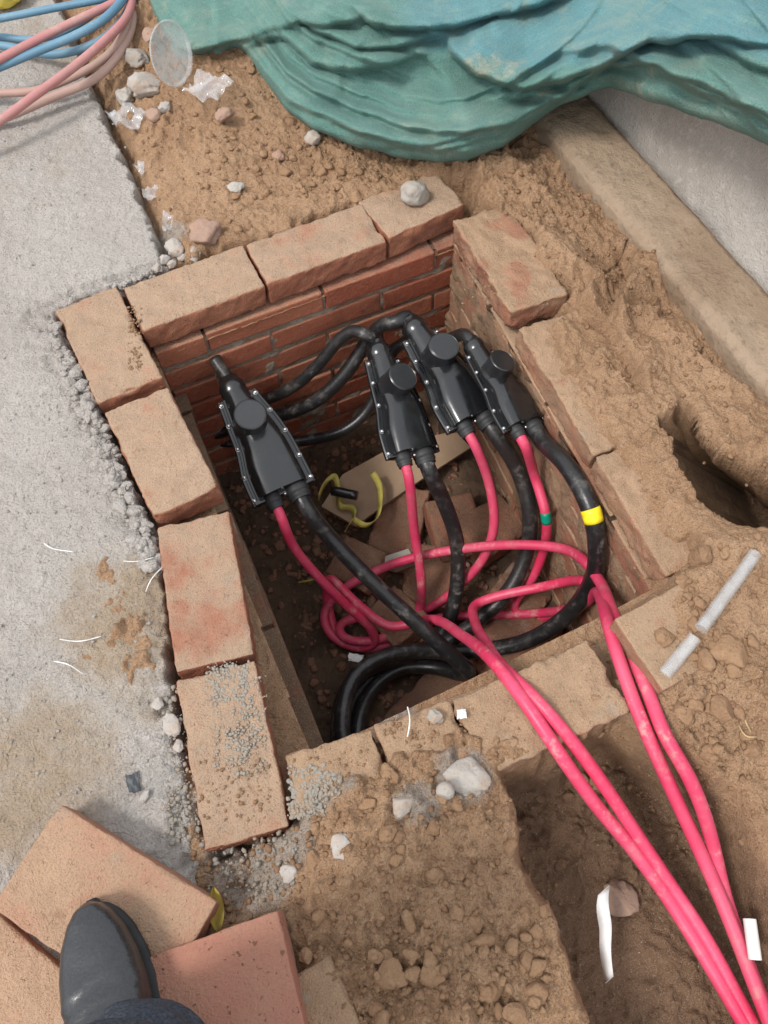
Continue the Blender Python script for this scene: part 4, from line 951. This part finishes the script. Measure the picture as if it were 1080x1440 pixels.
attr(me, 'su', (uu / 60).ravel()); attr(me, 'sv', ((np.interp(uu, us, bv_) - vv) / 7).ravel())
tag(link('mesh_cloth', me, M['tarp']), 'crumpled green netting cloth heaped across the far side of the pit', 'cloth')

# ------------------------------------------------------------------ hoses at upper left
def hose(pts, r, mat, label): return cable('hose', pts, r, mat, label, 'hose', 'hoses at the upper left', 6)
hose([(-120, 45, .06), (0, 26, .07), (78, 11, .08), (155, -4, .09), (230, -30, .07), (300, -60, .06)], .0078, 'blue', 'uppermost blue hose crossing the top left corner')
hose([(-120, 145, .05), (0, 94, .065), (65, 67, .08), (104, 51, .09), (145, 28, .10), (174, -2, .10), (200, -50, .08)], .0088, 'blue', 'blue hose lying along the upper side of the pink hose')
hose([(-120, 70, .02), (0, 64, .025), (40, 72, .025), (75, 77, .03), (111, 70, .04), (143, 56, .055), (166, 36, .07), (184, 6, .08), (196, -40, .08)], .0085, 'blue', 'blue hose dipping under the others onto the slab')
hose([(-120, 50, .02), (0, 52, .02), (45, 56, .02), (90, 44, .03), (130, 20, .045), (170, -20, .05)], .008, 'blue', 'thin blue hose glimpsed beneath the upper pink hose')
hose([(-120, 150, .05), (0, 83, .08), (78, 43, .095), (135, 16, .10), (168, 0, .10), (215, -40, .08)], .0086, 'pinkh', 'upper pink hose between the blue hoses')
hose([(-120, 250, .04), (0, 170, .06), (52, 132, .075), (104, 94, .085), (155, 50, .09), (180, 20, .09), (188, -40, .08)], .0088, 'pinkh', 'dusty pink hose running diagonally over the tan ones')
hose([(-120, 135, .02), (0, 131, .03), (52, 127, .035), (117, 101, .045), (155, 74, .055), (174, 46, .07), (184, 4, .08), (190, -50, .08)], .0082, 'tanh', 'brownish hose just above the lowest tan hose')
hose([(-120, 205, .015), (0, 168, .02), (28, 157, .025), (78, 135, .03), (130, 113, .04), (161, 85, .05), (183, 46, .06), (188, 6, .07), (192, -60, .07)], .0088, 'tanh', 'lowest tan hose bending round onto the slab')
# yellow thing in the corner
v, f = stone_shape(333, 4, .1, 0); v = v * np.array([.06, .05, .035]); p = P(-2, -14, .03); o = link('yellow_cap', mesh('yellow_cap', v, f), M['yel']); o.location = p; tag(o, 'smooth yellow plastic thing at the very top left corner', 'plastic')

# ------------------------------------------------------------------ litter
def crumple(name, uv, rpx, mat, label, cat, seed, z=None, asp=(1, 1), h=.5, cup=False):
    p = P(*uv); zz = gz(p) if z is None else z; r = rpx * pxm(*uv, zz); p = P(*uv, zz + r * .3); n = 15
    g = np.linspace(-1, 1, n); X, Y = np.meshgrid(g, g)
    edge_ = 1 - .25 * np.abs(vn2(X * 1.7 + seed, Y * 1.7, seed))
    Xx = X * edge_ * asp[0] * r; Yy = Y * edge_ * asp[1] * r
    Zz = r * h * (billow(X + seed, Y, 1.1, 2, seed) * .6 + .25 * vn2(X * 3 + seed, Y * 3, seed + 4))
    Zz = Zz - Zz.min() + .001
    V = np.stack([Xx, Yy, Zz], -1).reshape(-1, 3); idx = np.arange(n * n).reshape(n, n)
    f = np.stack([idx[:-1, :-1].ravel(), idx[:-1, 1:].ravel(), idx[1:, 1:].ravel(), idx[1:, :-1].ravel()], 1)
    V2 = np.concatenate([V, V - [0, 0, .0012]]); f2 = np.concatenate([f, f[:, ::-1] + n * n])
    o = link(name, mesh(name, V2, f2), M[mat], None, False); o.location = (p[0], p[1], zz); o.rotation_euler[2] = seed * 1.3; return tag(o, label, cat)
for k, (u, v, r, a, z, lab) in enumerate(((294, 124, 26, (1, 1.1), None, 'crumpled clear plastic film on the earth below the green cloth'), (180, 166, 25, (1.1, .8), -.01, 'crumpled clear plastic film at the slab edge below the hoses'), (204, 238, 13, (.9, 1.1), -.02, 'upper small plastic film scrap wedged in the gap beside the slab'), (216, 274, 13, (1, 1.1), -.02, 'middle plastic film scrap wedged in the gap beside the slab'), (241, 312, 16, (.8, 1.3), -.015, 'lowest plastic film scrap in the gap beside the slab, near the corner'))):
    crumple('plastic_film', (u, v), r, 'film', lab, 'plastic film', 3 + k, z, a, .55)
# clear plastic disc leaning on the cloth
v, f = lathe([(.001, 0), (.052, .0), (.0565, .002), (.0575, .006), (.0600, .0065), (.0600, .0080), (.0565, .0085), (.0545, .004), (.051, .0022), (.001, .002)], 48)
o = link('clear_disc', mesh('clear_disc', v, f), M['disc']); o.location = P(238, 76, .11)
ax = (ROT[:, 2] * .45 + ROT[:, 0] * .86 + ROT[:, 1] * -.26); o.rotation_euler = Vector(ax).to_track_quat('Z', 'Y').to_euler(); tag(o, 'round clear plastic disc standing on edge beside the green cloth', 'plastic disc')
def pipe(name, a, b, r, mat, label, wall_=.0022):
    A = P(*a); B = P(*b); n = 12; L = np.linalg.norm(B - A)
    v, f = lathe([(r, 0), (r, L), (r - wall_, L), (r - wall_, 0), (r, 0)], 18); f = f[:-2]
    o = link(name, mesh(name, v, f), M[mat]); angle_smooth(o.data, 40); o.location = A; o.rotation_euler = Vector(B - A).to_track_quat('Z', 'Y').to_euler(); return tag(o, label, 'tube')
pipe('clear_tube', (935, 948, .050), (977, 896, .068), .0095, 'tube', 'short clear plastic tube lying on the soil coated brick')
pipe('clear_tube', (986, 884, .07), (1062, 779, .07), .0095, 'tube', 'long clear plastic tube pointing up toward the right edge')
pipe('clear_tube', (1054, 1292, -.085), (1062, 1350, -.085), .0085, 'white', 'short white tube piece at the right edge near the red cables')
ribbon('plastic_strip', [(849, 1252, -.09), (846, 1275, -.10), (852, 1300, -.10), (851, 1335, -.11), (857, 1378, -.11)], .020, M['white'], 'white plastic strip lying upright in the trench beside a brown stone', 'plastic strip', .9, (1, .2, .2))
def wire(uvz, label, mat='wire', r=.0008, name='wire_offcut', cat='wire'):
    c = smooth_path(catmull([P(*q) for q in uvz]), 2); return tag(link(name, tube_mesh(name, c, r, 6), M[mat]), label, cat)
wire([(62, 764, .004), (72, 771, .006), (104, 776, .004)], 'white wire offcut on the slab, uppermost left')
wire([(174, 789, .004), (192, 790, .008), (216, 784, .006)], 'white wire offcut by the crumbled slab edge')
wire([(205, 832, .012), (212, 815, .014), (228, 798, .006)], 'steeply slanting white wire offcut beside the third rim brick')
wire([(84, 899, .004), (112, 902, .006), (142, 895, .006)], 'curved white wire offcut left of the soil patch')
wire([(76, 930, .002), (96, 934, .006), (117, 948, .003)], 'lowest white wire offcut on the slab')
wire([(573, 1036, .012), (577, 1012, .02), (573, 994, .02)], 'thin white wire standing on the near rim', r=.001)
wire([(1040, 990, .02), (1046, 1010, .02), (1056, 1030, .015)], 'longer dry straw on the earth at the right', 'straw', .0012, 'straw', 'straw')
wire([(1038, 1018, .015), (1048, 1036, .015), (1064, 1036, .015)], 'bent dry straw below the longer straw at the right', 'straw', .0012, 'straw', 'straw')
crumple('black_scrap', (187, 1101), 12, 'scrap', 'small black plastic scrap on the slab near the loose bricks', 'scrap', 12, -.002, (.75, 1.2), .2)
crumple('paper_scrap', (649, 1004), 7, 'white', 'tiny white paper scrap on the near rim', 'scrap', 13, .01, (1, 1), .5)
crumple('pale_scrap', (500, 925), 8, 'white', 'small white scrap beside the black coil in the pit', 'scrap', 14, -.49, (1.4, .8), .3)
def leaf(uv, z, ln, w, a, tilt, label):
    n = 9; V = []; f = []
    for i in range(n):
        t = i / (n - 1); hw = w * math.sin(math.pi * min(1, t * .95 + .03)) ** .8
        for k in (-1, 0, 1): V.append((k * hw, (t - .5) * ln, .006 * abs(k) + .01 * t * t))
    for i in range(n - 1):
        for k in range(2): q = i * 3 + k; f.append((q, q + 1, q + 4, q + 3))
    m0 = len(V); V += [(x, y, z_ - .0006) for x, y, z_ in V]; f += [tuple(m0 + j for j in q[::-1]) for q in f]
    o = link('leaf', mesh('leaf', V, f), M['leaf']); o.location = P(*uv, z); o.rotation_euler = (tilt, .3, a); return tag(o, label, 'leaf')
leaf((302, 1275), .02, .06, .010, -.15, .5, 'yellow leaf stuck upright between the tan and pink loose bricks')

# ------------------------------------------------------------------ person: one foot at lower left
per = tag(empty('person', P(150, 1400, .05)), 'person standing at the lower left in dark trousers and a black leather shoe', 'person')
pinv = Matrix.Translation(tuple(-per.location))
def pp(name, me, mat, parent=None):
    o = link(name, me, M[mat]); o.parent = parent or per; o.matrix_parent_inverse = pinv if parent is None else Matrix(); return o
toe = P(124, 1270, .075); heel_dir = (P(196, 1520, .06) - P(132, 1268, .06)); heel_dir[2] = 0; heel_dir /= np.linalg.norm(heel_dir)
sidev = np.array([-heel_dir[1], heel_dir[0], 0]); sidev = sidev if sidev @ ROT[:, 0] > 0 else -sidev
S_ = [0, .006, .018, .04, .07, .10, .13, .16, .19, .22, .25, .275, .287]
WL = [.006, .017, .028, .041, .050, .053, .052, .047, .041, .037, .036, .031, .012]; WRt = [.006, .017, .028, .040, .048, .051, .049, .044, .040, .037, .036, .031, .012]
HT = [.022, .034, .041, .046, .050, .057, .068, .084, .100, .108, .110, .104, .09]
def shoe_ring(i, grow, z0, topz, n=36):
    th = np.linspace(0, 2 * np.pi, n, endpoint=False); out = []
    for a in th:
        c, s = math.cos(a), math.sin(a); w = (WRt[i] if c > 0 else WL[i]) * .9; w += grow * min(1, w / .03)
        x = w * np.sign(c) * abs(c) ** .75; zz = z0 + (topz - z0) * (.5 + .5 * np.sign(s) * abs(s) ** (.8 if s > 0 else .35)) if True else 0
        out.append(toe * [1, 1, 0] + heel_dir * (S_[i] - grow * (1 if i == 0 else 0)) + sidev * x + np.array([0, 0, .052 + zz]))
    return out
def loft(rings, name):
    V = np.concatenate([np.array(r) for r in rings]); n = len(rings[0]); f = []
    for i in range(len(rings) - 1):
        for k in range(n): f.append((i * n + k, i * n + (k + 1) % n, (i + 1) * n + (k + 1) % n, (i + 1) * n + k))
    f.append(tuple(range(n))[::-1]); f.append(tuple(range((len(rings) - 1) * n, len(rings) * n))); return mesh(name, V, f)
def dense(A, k=4): 
    x = np.arange(len(A)); xi = np.linspace(0, len(A) - 1, (len(A) - 1) * k + 1); return np.interp(xi, x, A)
S_, WL, WRt, HT = [list(dense(np.array(q))) for q in (S_, WL, WRt, HT)]
upper = loft([shoe_ring(i, 0, .012, HT[i] + .012) for i in range(len(S_))], 'shoe_upper')
co = np.array([v.co[:] for v in upper.vertices]); s = (co - toe * [1, 1, 0]) @ heel_dir; xx = (co - toe * [1, 1, 0]) @ sidev
cr = .0034 * np.sin((s - .35 * np.abs(xx)) * 330) * sst(s, .085, .10) * sst(s, .16, .14) * sst(co[:, 2], .08, .10) + .0015 * vn3(co * 45, 4)
co[:, 2] += cr; upper.vertices.foreach_set('co', co.ravel())
shoe = pp('shoe', upper, 'leather')
solem = loft([shoe_ring(i, .0042, .0, .015) for i in range(len(S_))], 'shoe_sole'); sole = link('sole', solem, M['sole']); sole.parent = shoe
# trouser leg
base = toe * [1, 1, 0] + heel_dir * .205 + sidev * .028
rings = []
for k, (h, r, fx, sx) in enumerate([(.085, .074, -.040, .0), (.088, .080, -.036, 0), (.105, .083, -.026, .002), (.13, .080, -.014, .004), (.16, .084, -.008, .006), (.20, .079, .0, .01), (.26, .082, .01, .02), (.34, .084, .02, .03), (.42, .088, .03, .04), (.50, .092, .03, .05)]):
    th = np.linspace(0, 2 * np.pi, 48, endpoint=False); c = base + heel_dir * (.02 + fx * .5) + sidev * sx
    rings.append([c + heel_dir * (r * 1.12 * math.sin(a)) + sidev * (r * math.cos(a) * .98) + np.array([0, 0, .05 + h + .014 * math.sin(a) * (k < 3)]) for a in th])
rings = [list(q) for q in np.array([np.array(rings)[int(i)] * (1 - (i % 1)) + np.array(rings)[min(int(i) + 1, len(rings) - 1)] * (i % 1) for i in np.linspace(0, len(rings) - 1, 60)])]
tr = loft(rings, 'trouser_leg'); co = np.array([v.co[:] for v in tr.vertices])
q = co * np.array([9, 9, 26]); co[:, :2] += (co[:, :2] - base[:2]) * (.13 * vn3(q, 8) + .08 * vn3(q * 2.4, 9))[:, None]; tr.vertices.foreach_set('co', co.ravel())
pp('trouser_leg', tr, 'denim')
